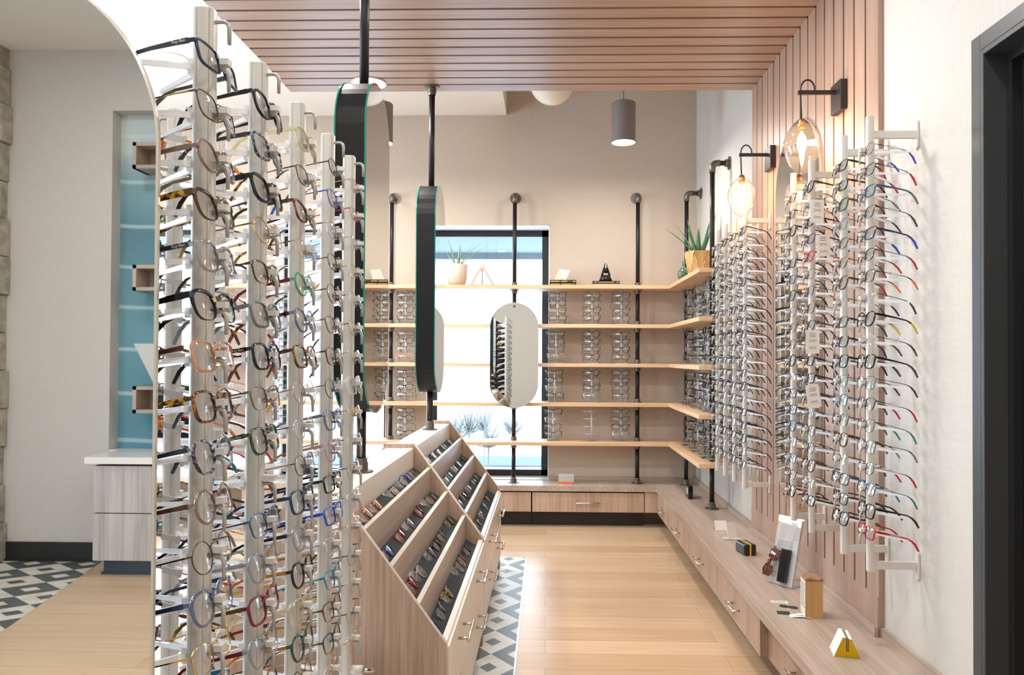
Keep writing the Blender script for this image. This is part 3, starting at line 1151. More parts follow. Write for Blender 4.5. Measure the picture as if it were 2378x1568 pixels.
# shape, frame, temple per row; None = empty slot
S_ = 'square'
ROWS = [
    [('rectangular', 'f_navy', 'f_dark'), ('square wire', 'f_gunmetal', 'f_gold'), ('round', 'f_brownclear', 'f_taupe'), ('browline', 'f_bronze', 'f_honey'),
     (S_, 'f_greyclear', 'f_dark'), ('browline', 'f_black', 'f_black'), (S_, 'f_peach', 'f_brown'), (S_, 'f_tortoise', 'f_honey'),
     ('panto', 'f_crystalblack', 'f_dark'), ('round', 'f_brownclear', 'f_brown'), ('round wire', 'f_bronze', 'f_black'), ('panto', 'f_blueclear', 'f_navy'),
     ('square wire', 'f_gold', 'f_gold'), ('panto', 'f_blueclear', 'f_teal')],
    [('panto', 'f_black', 'f_black'), (S_, 'f_crystalblack', 'f_dark'), ('angular', 'f_black', 'f_black'), ('round wire', 'f_gold', 'f_gold'),
     ('half-rim', 'f_brown', 'f_bronze'), (S_, 'f_grey', 'f_grey'), (S_, 'f_black', 'f_black'), ('half-rim', 'f_taupe', 'f_dark'),
     (S_, 'f_dkgreen', 'f_dark'), None, ('half-rim', 'f_steelblue', 'f_navy'), ('panto', 'f_greyclear', 'f_greyclear'), (S_, 'f_burgundy', 'f_gold'),
     ('panto', 'f_greyclear', 'f_burgundy')],
    [(S_, 'f_clearyellow', 'f_clearyellow'), ('square wire', 'f_bronze', 'f_tortoise'), ('cat-eye', 'f_tortoise', 'f_bronze'), ('rimless', 'f_gold', 'f_honey'),
     ('round', 'f_greenclear', 'f_burgundy'), ('panto', 'f_blueclear', 'f_tortoise'), (S_, 'f_tortoise', 'f_brown'), ('round wire', 'f_rose', 'f_rose'),
     ('oval wire', 'f_silver', 'f_bronze'), ('oval wire', 'f_gunmetal', 'f_rose'), (S_, 'f_navy', 'f_navy'), ('panto', 'f_greyclear', 'f_black'),
     ('panto', 'f_black', 'f_amber'), (S_, 'f_clearyellow', 'f_clearyellow')],
    [('oval wire', 'f_black', 'f_gunmetal'), ('square wire', 'f_royal', 'f_royal'), ('square wire', 'f_silver', 'f_bronze'), ('oval wire', 'f_gunmetal', 'f_gold'),
     ('round wire', 'f_bronze', 'f_bronze'), ('half-rim', 'f_taupe', 'f_silver'), ('half-rim', 'f_bronze', 'f_bronze'), ('round wire', 'f_gunmetal', 'f_gold'),
     (S_, 'f_blueclear', 'f_grey'), ('cat-eye', 'f_lilac', 'f_rose'), ('rectangular', 'f_black', 'f_black'), ('rectangular', 'f_royal', 'f_royal'),
     ('square wire', 'f_silver', 'f_silver'), ('half-rim', 'f_teal', 'f_teal')],
    [('rimless', 'f_rose', 'f_rose'), ('rimless', 'f_red', 'f_red'), ('rimless', 'f_silver', 'f_silver'), ('rimless', 'f_gold', 'f_rose'), ('rimless', 'f_silver', 'f_bronze'),
     ('rimless', 'f_bronze', 'f_bronze'), ('rimless', 'f_silver', 'f_black'), (S_, 'f_clear', 'f_clear'), ('rimless', 'f_gold', 'f_gold'), ('rimless', 'f_silver', 'f_bronze'),
     ('rimless', 'f_bronze', 'f_black'), ('rimless', 'f_silver', 'f_gold'), ('rimless', 'f_gold', 'f_amber'), ('rimless', 'f_gunmetal', 'f_black')]]
EXTRA = [[], [('half-rim', 'f_tortoise', 'f_tortoise')], [('panto', 'f_dkgreen', 'f_amber'), ('round wire', 'f_tortoise', 'f_rose')],
         [('half-rim', 'f_brown', 'f_brown'), ('half-rim', 'f_dark', 'f_dark'), ('oval wire', 'f_rose', 'f_rose')],
         [('rimless', 'f_silver', 'f_navy'), ('rimless', 'f_bronze', 'f_bronze'), ('rimless', 'f_gold', 'f_silver')]]


def nth(k):
    return 'topmost' if k == 0 else '%s from top' % ORD[k]


def clip_tag(parent, code, sd, sh):
    """printed plastic size tag clipped round a temple"""
    yh, zh = shape_dims(sh)
    m = MB()
    m.box(-.072, -.040, sd * yh - .0016 + sd * .003, sd * yh + .0016 + sd * .003, zh - .0065, zh + .0055)
    m.box(-.078, -.072, sd * yh - .0014 + sd * .003, sd * yh + .0014 + sd * .003, zh - .0085, zh + .0075)
    g = obj('size_tag', m, 'tag_grey', parent, local=True)
    text_mesh('tag_print', code, .0062, 'ink', g, (-.056, sd * yh + sd * .003 - .0018, zh), (R(90), 0, 0))


for r_, y in enumerate(RODY):
    specs = ROWS[r_] + EXTRA[r_]
    rows = [Z0 - PITCH * k for k in range(len(specs))]
    rod(RODN[r_], (XK, y), 0, ZT, ZRB, rows, .030, .030, 'rod_grey', 'rods of the free-standing rack')
    for k, sp in enumerate(specs):
        if sp is None:
            continue
        jx, jt = rnd.uniform(-.0015, .0015), rnd.uniform(-1.5, 1.5)
        lab = '%s %s eyeglasses, %s, %s' % (CN[sp[1]], sp[0], nth(k), RODS[r_])
        g = eyeglasses((XK + .0215 + jx, y + rnd.uniform(-.001, .001), rows[k] + .0035), (0, TILT + R(rnd.uniform(-2, 2)), R(jt)), sp[0], sp[1], sp[2], lab,
                       'eyeglasses on the free-standing rods')
        if (r_, k) in ((0, 0), (1, 6), (1, 8), (0, 4)):    # maker's script on the temple
            yh, zh = shape_dims(sp[0])
            tp = [c for c in g.children if c.name.startswith('temple')][0]
            text_mesh('temple_logo', 'Ray-Ban', .0058, 'logo_silver', tp, (-.026, -yh - .0030, zh), (R(90), 0, 0))

BY = [1.330, 1.525, 1.735]
BN = ['white display rod behind the arched mirror', 'white back-row display rod just past the arched mirror', 'white back-row display rod second past the arched mirror']
BS = ['', 'first back-row rod past the arched mirror', 'second back-row rod past the arched mirror']
CH = ['f_dark', 'f_black', 'f_tortoise', 'f_orange', 'f_teal', 'f_navy', 'f_brown', 'f_clear', 'f_silver', 'f_red', 'f_grey', 'f_burgundy', 'f_gunmetal', 'f_honey']
SHL = ['panto', 'square', 'round', 'rectangular', 'cat-eye', 'square wire', 'oval wire', 'half-rim']
CODES = ['KT 494\n46-21-140', 'KT 485\n48-22-145', 'KT 454\n50-17-130', 'KT 492\n51-16-150', 'KT 446\n52-18-140']
for r_ in (1, 2):
    rows = [Z0 - PITCH * k for k in range(15)]
    rod(BN[r_], (-0.765, BY[r_]), PI, ZT, ZRB, rows, .030, .030, 'rod_grey', 'rods of the free-standing rack')
    for k in range(15):
        c = CH[(k * 5 + r_ * 3 + k // 4) % len(CH)]
        c2 = CH[(k * 3 + r_ * 5) % len(CH)] if k % 2 else c
        if r_ == 1 and k == 0:
            c = c2 = 'f_orange'
        sh = SHL[(k * 3 + r_) % len(SHL)]
        g = eyeglasses((-0.765 - .0215, BY[r_], rows[k] + .0055), (0, TILT, PI + R(rnd.uniform(-2, 2))), sh, c, c2,
                       '%s %s eyeglasses, %s, %s' % (CN[c], sh, nth(k), BS[r_]), 'eyeglasses on the back row of rods')
        if k % 2 == 0 or r_ == 1:
            clip_tag(g, CODES[(k + r_) % 5], 1, sh)

# lock and key at the foot of the last rod
lk = bpy.data.objects['display_rod.004'] if 'display_rod.004' in bpy.data.objects else None
if lk:
    zz = at(850, 1557, Y=RODY[4])[2] - ZRB
    m = MB()
    m.tube([(.010, 0, zz), (.045, 0, zz)], .012, 16)
    lock = obj('lock', m, 'rod_pale', lk, local=True)
    m = MB()
    m.tube([(.045, 0, zz), (.058, 0, zz)], .005, 10)
    m.lathe([(.010, -.0012), (.0105, 0), (.010, .0012)], (.066, 0, zz), 16)
    m.box(.055, .064, -.004, .004, zz - .0012, zz + .0012)
    obj('key', m, 'steel', lock, local=True)


# ------------------------------------------------------------------ rods on the right wall
WX = 1.017
WY = [2.394, 2.602, 2.916, 3.128, 3.890, 4.102, 4.310, 4.505]
WT, WB = 2.036, 0.608
WROWS = [1.928 - 0.0662 * k for k in range(19)]
WN = ['wall rod by door frame', 'second wall rod from the door frame', 'third wall rod from the door frame',
      'fourth wall rod from the door frame', 'wall rod just past the wall mirror']
RN = ['pale display rod on wall brackets beside the black door frame', 'pale wall display rod, second from the black door frame', 'pale wall display rod, third from the door frame, with hang tags',
      'pale wall display rod, fourth from the door frame, before the mirror', 'pale wall display rod just past the wall mirror', 'pale wall display rod, second past the wall mirror',
      'pale wall display rod, third past the wall mirror', 'pale wall display rod beside the pipe shelf end']
TIPS = ['f_royal', 'f_red', 'f_grey', 'f_dark', 'f_royal', 'f_red', 'f_orange', 'f_navy', 'f_yellow', 'f_brown', 'f_brown', 'f_dark', 'f_red', 'f_green', 'f_grey', 'f_red', 'f_teal', 'f_black', 'f_red']
WF = ['f_bronze', 'f_gunmetal', 'f_steelblue', 'f_gunmetal', 'f_navy', 'f_dark', 'f_dark', 'f_silver', 'f_black', 'f_clear', 'f_black', 'f_gunmetal', 'f_dark', 'f_gunmetal', 'f_dark', 'f_dark', 'f_steelblue', 'f_black', 'f_red']
WS = ['oval wire', 'half-rim', 'rectangular', 'half-rim', 'rectangular', 'half-rim', 'half-rim', 'rimless', 'panto', 'rimless', 'square', 'square wire', 'half-rim', 'square wire', 'square wire', 'oval wire', 'half-rim', 'square', 'rectangular']
DK = ['f_black', 'f_dark', 'f_black', 'f_brown', 'f_gunmetal', 'f_dkgreen', 'f_navy', 'f_black', 'f_gunmetal', 'f_tortoise', 'f_dark', 'f_steelblue']
WSH = ['square', 'half-rim', 'rectangular', 'square wire', 'panto', 'rectangular', 'half-rim', 'rimless']
far = MB()     # the pairs of the last three rods and the corner stands, by the hundred
FARM = ['f_black', 'lens', 'f_dark', 'f_bronze', 'f_silver']


def far_pair(loc, rot, sh, fi):
    M = Matrix.Translation(loc) @ Matrix.Rotation(rot[2], 4, 'Z') @ Matrix.Rotation(rot[1], 4, 'Y')
    for src, mi in FARSRC[sh]:
        far.cur = fi if mi == 0 else 1 if mi == 1 else 2
        far.add([M @ Vector(p) for p in src.v], src.f, mi == 1)


FARSRC = {sh: [(front_mb(sh, False), 0), (lens_mb(sh, -1, False), 1), (lens_mb(sh, 1, False), 1), (temple_mb(sh, -1), 2), (temple_mb(sh, 1), 2)]
          for sh in ('square', 'rectangular', 'panto', 'half-rim', 'square wire')}

for r_, y in enumerate(WY):
    t = rod(RN[r_], (WX, y), PI, WT, WB, WROWS, .024, .024, 'rod_pale', 'rods on the right wall', extra_hook=False)
    wall = (XW if y < PY0 else XPAN) - WX
    for zb in (1.978, 0.626):
        m = MB()
        m.box(-wall + .006, -.010, -.007, .007, zb - WB - .012, zb - WB + .012)
        br = obj('bracket_arm', m, 'rod_pale', t, local=True, bevel=.0015)
        m = MB()
        m.loft([[(x, yy, zz + zb - WB) for yy, zz in stadium(.024, .092, 8)] for x in (-wall, -wall + .008)], smooth=False)
        obj('wall_plate', m, 'rod_pale', br, local=True, bevel=.002)
    for k, z in enumerate(WROWS):
        if r_ == 0:
            sh, f, tm, tip = WS[k], WF[k], ('f_dark' if WF[k] in ('f_silver', 'f_clear') else WF[k]), TIPS[k]
        else:
            sh, f = WSH[(k * 3 + r_ * 2) % len(WSH)], DK[(k * 5 + r_ * 7 + k // 3) % len(DK)]
            tm, tip = f, (TIPS[(k * 7 + r_) % 19] if r_ < 3 and k % 3 == 0 else None)
            if r_ == 2 and k == 4:
                f = tm = 'f_red'
        pos = (WX - .0165, y, z + .0055)
        rt_ = (0, TILT + R(rnd.uniform(-2.5, 2.5)), PI + R(rnd.uniform(-2.5, 2.5)))
        if r_ > 4:
            far_pair(pos, rt_, sh if sh in FARSRC else 'square wire', [0, 3, 2, 0][k % 4])
            continue
        lab = '%s %s eyeglasses%s, %s, %s' % (CN[f], sh, ' with %s tips' % CN[tip] if tip and r_ == 0 else '', nth(k), WN[r_])
        g = eyeglasses(pos, rt_, sh, f, tm, lab, 'eyeglasses on the wall rods', tip=tip, hi=r_ < 2)
        if (k + r_) % 3 == 0 and r_ < 4:
            clip = MB()
            yh, zh = shape_dims(sh)
            clip.box(-.076, -.046, yh - .0035, yh + .0045, zh - .005, zh + .004)
            obj('clear_clip', clip, 'acrylic', g, local=True)

# paper hang tags among the pairs of the third wall rod
for k, (px, py, hpx, tl, lab) in enumerate([(1898, 491, 54, 2, 'white paper hang tag with two glasses drawings, topmost on the third wall rod'),
                                            (1912, 570, 50, -3, 'white paper hang tag just below the topmost one, with a glasses drawing'),
                                            (1887, 794, 54, 0, 'cream paper hang tag halfway down the third wall rod'),
                                            (1889, 920, 54, -9, 'white paper hang tag tilted to one side, lowest on the third wall rod')]):
    p = at(px, py, Y=2.80)
    hh = hpx * 2.80 / F
    t = thing('hang_tag', lab, 'hang tag', tuple(p), 'paper hang tags', (0, R(tl), R(8)))
    m = MB()
    m.box(-.026, .026, -.0004, .0004, -hh / 2, hh / 2)
    obj('card', m, 'card_white', t, local=True)
    m = MB()
    for row, zc in ((0, .004), (1, -.022)):
        for s in (-1, 1):
            m.tube([(s * .008 + .0055 * math.cos(2 * PI * i / 10), -.0008, zc + .0042 * math.sin(2 * PI * i / 10)) for i in range(11)], .0005, 4)
        m.box(-.003, .003, -.001, -.0005, zc + .0015, zc + .0023)
    for i in range(3):
        m.box(-.012, .012, -.001, -.0005, .030 - .006 * i, .0312 - .006 * i)
    obj('printed_drawing', m, 'ink', t, local=True)
    m = MB()
    m.tube([(0, 0, hh / 2 - .004), (.002, .02, hh / 2 + .012), (.006, .055, hh / 2 + .018), (.010, .085, hh / 2 + .018)], .0006, 5)
    obj('string_loop', m, 'ink', t, local=True)

# ------------------------------------------------------------------ pole mirrors
XP = -0.645


def pole_mirror(y, zb, label, w=0.37, zlo=1.074, zhi=2.222):
    t = thing('pole_mirror', label, 'mirror', (XP, y, zb), 'double-sided pole mirrors')
    zc, h = (zlo + zhi) / 2, zhi - zlo
    m = MB()
    m.loft([[(XP + x, y + a * k, zc + b * kk) for a, b in stadium(w, h)] for x, k, kk in ((-.047, .985, .995), (-.047, .985, .995), (.047, .985, .995))], smooth=False)
    obj('rim', m, 'mirror_rim', t)
    for s in (-1, 1):
        m = MB()
        m.loft([[(XP + s * x, y + a, zc + b) for a, b in stadium(w, h)] for x in (.0475, .0525)], smooth=False)
        g = obj('glass_edge', m, 'glass_edge', t)
        m = MB()
        m.add([(XP + s * .0528, y + a * .992, zc + b * .997) for a, b in stadium(w, h)], [tuple(range(42))])
        obj('mirror_glass', m, 'mirror_silver', t)
    m = MB()
    m.tube([(XP, y, zhi - .01), (XP, y, ZWOOD - .004)], .0165, 16)
    obj('upper_pole', m, 'pipe_black', t)
    m = MB()
    m.tube([(XP, y, zb), (XP, y, zlo + .01)], .0165, 16)
    obj('lower_pole', m, 'pipe_black', t)
    for z, s in ((ZWOOD, -1), (zb, 1)):
        m = MB()
        m.lathe([(.042, 0), (.042, s * .006), (.024, s * .009), (.024, s * .035), (.021, s * .036), (.021, s * .05)][::s], (XP, y, z), 24, smooth=False)
        obj('pole_flange', m, 'pipe_fitting', t)


pole_mirror(2.62, .868, 'tall black-rimmed oblong mirror on the pole nearer the free-standing rods')
pole_mirror(4.17, .868, 'tall black-rimmed oblong mirror on the pole before the back window')

# big arched mirror at the end of the rack
AX, AZ1, AR = -0.763, 1.797, 0.2475
AZ0 = 0.22
t = thing('arched_mirror', 'large frameless mirror with an arched top standing at the end of the rods', 'mirror', (AX, YM, 0.0))
zc, h = (AZ0 + AZ1) / 2, AZ1 - AZ0
m = MB()
m.add([(AX + a * .992, YM, zc + b * .9975) for a, b in stadium(2 * AR, h, 40)][::-1], [tuple(range(82))])
obj('mirror_glass', m, 'mirror_silver', t)
m = MB()
so, si = stadium(2 * AR, h, 40), stadium(2 * AR * .992, h * .9975, 40)
m.loft([[(AX + a, YM, zc + b) for a, b in si], [(AX + a, YM + .003, zc + b) for a, b in so], [(AX + a, YM + .009, zc + b) for a, b in so], [(AX + a, YM + .009, zc + b) for a, b in si]], caps=False, smooth=False)
obj('bevelled_edge', m, 'bevel_pale', t, label='pale bevelled glass edge')
m = MB()
m.loft([[(AX + a * .96, YM + yy, zc + b * .985) for a, b in stadium(2 * AR, h, 40)] for yy in (.010, .022)], smooth=False)
obj('back_board', m, 'mirror_rim', t)
m = MB()
m.box(AX - .03, AX + .03, YM + .020, YM + .038, 0, 1.0)
m.box(AX - .16, AX + .16, YM - .03, YM + .038, 0, .012)
obj('support_post', m, 'mirror_rim', t)

# oblong mirror on the slat wall
t = thing('wall_mirror', 'frameless oblong mirror on the wood slats between the wall rods', 'mirror', (XPAN, 3.465, 1.458))
m = MB()
m.add([(XPAN - .0125, 3.465 + a, 1.458 + b) for a, b in stadium(.598, 1.794, 30)], [tuple(range(62))[::-1]])
obj('mirror_glass', m, 'mirror_silver', t)
m = MB()
m.loft([[(XPAN - x, 3.465 + a * k, 1.458 + b * k) for a, b in stadium(.604, 1.800, 30)] for x, k in ((.0120, 1), (.001, 1))], smooth=False)
obj('glass_edge', m, 'bevel_pale', t)

# ------------------------------------------------------------------ display cabinets with stepped trays
CX = -0.645
AXH, LXH = 0.060, 0.370       # half widths at the apex and at the foot of the slope
ZA, ZL_ = 0.886, 0.472
NT = 4


def slope(i):
    f = i / NT
    return AXH + (LXH - AXH) * f, ZA + (ZL_ - ZA) * f


def cabinet(y0, y1, label):
    t = thing('display_cabinet', label, 'display cabinet', (CX, (y0 + y1) / 2, 0), 'stepped display cabinets')
    th = .019
    pr = [(CX - LXH, 0.0), (CX + LXH, 0.0), (CX + LXH, ZL_), (CX + AXH, ZA), (CX - AXH, ZA), (CX - LXH, ZL_)]
    for a in (y0, y1 - th):
        m = MB()
        m.prism(pr, 'Y', a, a + th)
        e = obj('end_panel', m, 'laminate_z', t)
        m = MB()   # pale edge banding over the slope
        for s in (-1, 1):
            m.prism([(CX + s * (LXH + .0008), .09), (CX + s * (LXH + .0008), ZL_), (CX + s * (AXH + .0005), ZA + .001), (CX + s * (AXH - .002), ZA + .001), (CX + s * (LXH - .002), ZL_)][::s], 'Y', a + .0005, a + th - .0005)
        m.box(CX - AXH, CX + AXH, a + .0005, a + th - .0005, ZA - .001, ZA + .0012)
        obj('edge_band', m, 'edge_band', e)
    a, b = y0 + th, y1 - th
    m = MB()
    m.box(CX - AXH + .0162, CX + AXH - .0162, a, b, ZA - .036, ZA - .018)
    obj('cabinet_top', m, 'cream_laminate', t)
    for s in (-1, 1):
        for i in range(NT):
            x, z = slope(i)
            x2, z2 = slope(i + 1)
            m = MB()
            xa, xb = sorted((CX + s * x, CX + s * (x - .016)))
            m.box(xa, xb, a, b, z - .132, z + (0.0 if i else -.018))
            r = obj('riser', m, 'laminate_y' if i else 'cream_laminate', t)
            m = MB()
            m.box(xa + .0004, xb - .0004, a + .001, b - .001, z - .001, z + .0012)
            if i:
                obj('edge_band', m, 'edge_band', r)
            m = MB()
            pl = [(CX + s * x, z - .104), (CX + s * (x2 - .016), z2 - .036), (CX + s * (x2 - .016), z2 - .046), (CX + s * x, z - .114)]
            m.prism(pl[::s], 'Y', a, b)
            obj('felt_tray', m, 'felt_grey', t)
        x, z = slope(NT)
        m = MB()
        xa, xb = sorted((CX + s * (x - .002), CX + s * (x - .020)))
        m.box(xa, xb, a, b, z - .10, z - .004)
        obj('front_lip', m, 'cream_laminate', t)
    m = MB()
    m.box(CX - LXH + .03, CX + LXH - .03, a, b, 0, .085)
    obj('toe_kick', m, 'black_vinyl', t)
    m = MB()
    m.box(CX - LXH + .022, CX + LXH - .022, a, b, .085, ZL_ - .10)
    obj('carcass', m, 'cream_laminate', t)
    for s in (1, -1):
        for c in range(2):
            for r in range(2):
                ya, yb = a + (b - a) * c / 2 + .002, a + (b - a) * (c + 1) / 2 - .002
                za, zb = ((.285, ZL_ - .014), (.090, .281))[r]
                xa, xb = sorted((CX + s * (LXH + .006), CX + s * (LXH - .0218)))
                m = MB()
                m.box(xa, xb, ya, yb, za, zb)
                d = obj('drawer', m, 'cream_laminate_z', t, bevel=.0012)
                if s == 1:
                    m = MB()
                    yc, zc_ = (ya + yb) / 2, (.395, .215)[r]
                    X = xb
                    m.tube([(X + .032, yc - .085, zc_), (X + .032, yc + .085, zc_)], .0055, 10)
                    for q in (-.064, .064):
                        m.tube([(X, yc + q, zc_), (X + .032, yc + q, zc_)], .0045, 8)
                    obj('handle', m, 'steel', d)


cabinet(2.10, 3.335, 'stepped display cabinet with trays of folded glasses, the one beside the display rods')
cabinet(3.337, 4.56, 'stepped display cabinet with trays of folded glasses, the one next to the window bench')

TR = {'A': [
    [(150, 515, 'f_coral', 'f_coral'), (212, 440, 'f_orange', 'f_orange'), (312, 385, 'f_silver', 'f_bronze'), (345, 335, 'f_brownclear', 'f_brown'), (378, 320, 'f_silver', 'f_navy'), (412, 285, 'f_royal', 'f_royal'), (450, 255, 'f_taupe', 'f_red')],
    [(285, 735, 'f_royal', 'f_green'), (375, 645, 'f_red', 'f_red'), (427, 560, 'f_greyclear', 'f_dark'), (497, 490, 'f_burgundy', 'f_dark'), (545, 440, 'f_silver', 'f_dark'), (570, 395, 'f_bronze', 'f_orange')],
    [(450, 935, 'f_red', 'f_dark'), (490, 835, 'f_clear', 'f_dark'), (565, 745, 'f_blueclear', 'f_navy'), (605, 660, 'f_black', 'f_black'), (635, 610, 'f_brownclear', 'f_brown'), (685, 545, 'f_bronze', 'f_bronze')],
    [(555, 1255, 'f_silver', 'f_dark'), (580, 1145, 'f_royal', 'f_navy'), (635, 1040, 'f_blueclear', 'f_grey'), (675, 930, 'f_honey', 'f_black'), (740, 825, 'f_greyclear', 'f_orange'), (768, 760, 'f_brownclear', 'f_red'), (795, 690, 'f_dark', 'f_dark')]],
    'B': [
    [(570, 1180, 'f_greyclear', 'f_grey'), (605, 1140, 'f_silver', 'f_dark'), (635, 1115, 'f_clear', 'f_grey'), (670, 1095, 'f_gunmetal', 'f_dark'), (710, 1070, 'f_silver', 'f_bronze')],
    [(680, 1310, 'f_clear', 'f_red'), (705, 1275, 'f_teal', 'f_dark'), (740, 1245, 'f_lilac', 'f_grey'), (770, 1210, 'f_greyclear', 'f_grey'), (800, 1175, 'f_gunmetal', 'f_dark')],
    [(775, 1445, 'f_steelblue', 'f_dark'), (805, 1400, 'f_black', 'f_black'), (835, 1360, 'f_greyclear', 'f_dark'), (865, 1315, 'f_black', 'f_dark'), (885, 1280, 'f_gunmetal', 'f_grey')],
    [(862, 1590, 'f_clear', 'f_dark'), (890, 1540, 'f_dark', 'f_dark'), (915, 1490, 'f_silver', 'f_grey'), (940, 1440, 'f_teal', 'f_dark'), (960, 1405, 'f_black', 'f_black')]]}
TRN = ['top tray', 'second tray', 'third tray', 'bottom tray']
for u, rowsT in TR.items():
    for i, row in enumerate(rowsT):
        x, z = slope(i)
        x2, z2 = slope(i + 1)
        P0 = Vector((CX + x, 0, z - .104))
        P1 = Vector((CX + x2 - .016, 0, z2 - .036))
        foot = P0.lerp(P1, .66)
        for j, (qx, qy, f, tm) in enumerate(row):
            px, py = (800 + qx / 2.76, 1000 + qy / 2.76) if u == 'A' else (800 + qx / 2.852, 650 + qy / 2.852)
            yy = float(at(px, py, X=foot.x - .012)[1])
            yy = min(max(yy, (2.10 if u == 'A' else 3.337) + .09), (3.335 if u == 'A' else 4.56) - .09)
            sh = ['panto', 'square', 'rectangular', 'half-rim', 'square'][(i * 2 + j) % 5]
            h2 = SHAPES[sh][1] / 2 + SHAPES[sh][4] - ZL
            a = R(-44)
            up = Vector((math.sin(a), 0, math.cos(a)))
            o3 = foot + up * (h2 + .001)
            lab = 'folded %s %s eyeglasses, %s from rack end, %s, %s cabinet' % (CN[f], sh, 'first' if j == 0 else ORD[j], TRN[i], 'rack-side' if u == 'A' else 'window-side')
            eyeglasses((o3.x, yy, o3.z), (0, a, R(rnd.uniform(-9, 9))), sh, f, tm, lab, 'folded eyeglasses in the cabinet trays', hi=False, folded=True, lens='lens_window_glare')


# ------------------------------------------------------------------ window bench
YF = 5.64
XF = 0.82
BX = [(-3.55, -2.69), (-2.685, -1.83), (-1.825, -0.975), (-0.97, -0.108), (-0.104, 0.735)]
m = MB()
m.prism([(-3.6, YF), (XF, YF), (XF, 2.14), (XW - .001, 2.14), (XW - .001, YB - .001), (-3.6, YB - .001)][::-1], 'Z', HC - .042, HC)
wt = tag(obj('worktop', m, 'laminate_y', bevel=.002), 'long L-shaped laminate worktop running under the window and the wall rods', 'worktop')
m = MB()
m.box(-3.6, WIN[2][0], YB - .014, YB - .001, HC, HC + .033)
for a, b in ((WIN[2][1], WIN[1][0]), (WIN[1][1], WIN[0][0]), (WIN[0][1], XW - .014)):
    m.box(a, b, YB - .014, YB - .001, HC, HC + .033)
obj('upstand', m, 'laminate_x', wt)
m = MB()
m.box(XW - .014, XW - .001, 2.14, PY0 - .006, HC, HC + .033)
m.box(XPAN - .016, XPAN - .003, PY0 - .006, PY1 + .006, HC, HC + .033)
m.box(XW - .014, XW - .001, PY1 + .006, YB - .014, HC, HC + .033)
obj('upstand', m, 'laminate_y', wt)


def pull(parent, c, axis, out, half=.075, r=.0052):
    """bar handle on two posts"""
    c = Vector(c)
    ax = Vector(axis)
    o_ = Vector(out)
    m = MB()
    m.tube([c + o_ * .030 - ax * half, c + o_ * .030 + ax * half], r, 10)
    for q in (-.7, .7):
        m.tube([c + ax * half * q, c + ax * half * q + o_ * .030], r * .85, 8)
    obj('handle', m, 'steel', parent)


ZD0, ZD1 = 0.118, 0.262
for k, (a, b) in enumerate(BX):
    names = ['far end of the window bench', 'bench under the third window', 'bench under the second window', 'window bench with the pipe mirror above', 'window bench at the inner corner']
    t = thing('bench_cabinet', 'low laminate drawer cabinet, ' + names[k], 'cabinet', ((a + b) / 2, YF, 0), 'bench drawer cabinets')
    m = MB()
    m.box(a, b, YF + .032, YB - .002, .112, HC - .042)
    obj('carcass', m, 'sconce_black', t)
    m = MB()
    m.box(a, b, YF + .11, YB - .002, 0, .112)
    obj('toe_kick', m, 'black_vinyl', t)
    m = MB()
    m.box(a + .003, b - .003, YF + .012, YF + .032, ZD0, ZD1)
    d = obj('drawer', m, 'laminate_z', t, bevel=.001)
    pull(d, ((a + b) / 2, YF + .012, (ZD0 + ZD1) / 2), (1, 0, 0), (0, -1, 0), .09)
m = MB()
m.box(.738, XF + .02, YF + .014, YF + .034, .118, HC - .042)
tag(obj('corner_filler', m, 'laminate_z'), 'narrow laminate filler panel at the inner corner of the bench', 'panel')
RY = [2.20, 2.955, 3.690, 4.42, 5.10, 5.655]
rl = ['nearest the door frame, its front set back', 'second from the door frame', 'third from the door frame', 'fourth from the door frame', 'next to the inner corner of the bench']
for k in range(5):
    a, b = RY[k], RY[k + 1]
    lab = 'low drawer cabinet under the wall rods, ' + (rl[k] if k else 'beside the door frame, front set back')
    t = thing('bench_cabinet', lab, 'cabinet', (XF, (a + b) / 2, 0), 'bench drawer cabinets')
    off = .030 if k == 0 else 0
    m = MB()
    m.box(XF + .032 + off, XW - .002, a, b, .112, HC - .042)
    obj('carcass', m, 'laminate_y', t)
    m = MB()
    m.box(XF + .13, XW - .002, a, b, 0, .112)
    obj('toe_kick', m, 'black_vinyl', t)
    m = MB()
    m.box(XF + .012 + off, XF + .032 + off, a + .003, b - .003, ZD0 - .004, ZD1 + .006)
    d = obj('drawer', m, 'laminate_z', t, bevel=.001)
    pull(d, (XF + .012 + off, (a + b) / 2, .188), (0, 1, 0), (-1, 0, 0), .078)

# ------------------------------------------------------------------ pipe shelving
SZ = [1.817, 1.523, 1.228, 0.9325, 0.638]
STH = .027
YSF = 5.65
XSF = 0.915
YSN = 4.55
names = ['topmost', 'second', 'third', 'fourth', 'lowest']
for k, z in enumerate(SZ):
    m = MB()
    m.prism([(-3.6, YSF), (XSF, YSF), (XW - .002, YSF), (XW - .002, YB - .002), (-3.6, YB - .002)][::-1], 'Z', z - STH, z)
    tag(obj('wall_shelf', m, 'oak_shelf_x', bevel=.002), 'long oak pipe shelf across the windows, %s of five' % names[k], 'shelf', 'pipe shelves')
    m = MB()
    m.box(XSF, XW - .002, YSN, YSF - .001, z - STH, z)
    tag(obj('corner_shelf', m, 'oak_shelf_y', bevel=.002), 'short oak pipe shelf on the side wall, %s of five' % names[k], 'shelf', 'side pipe shelves')


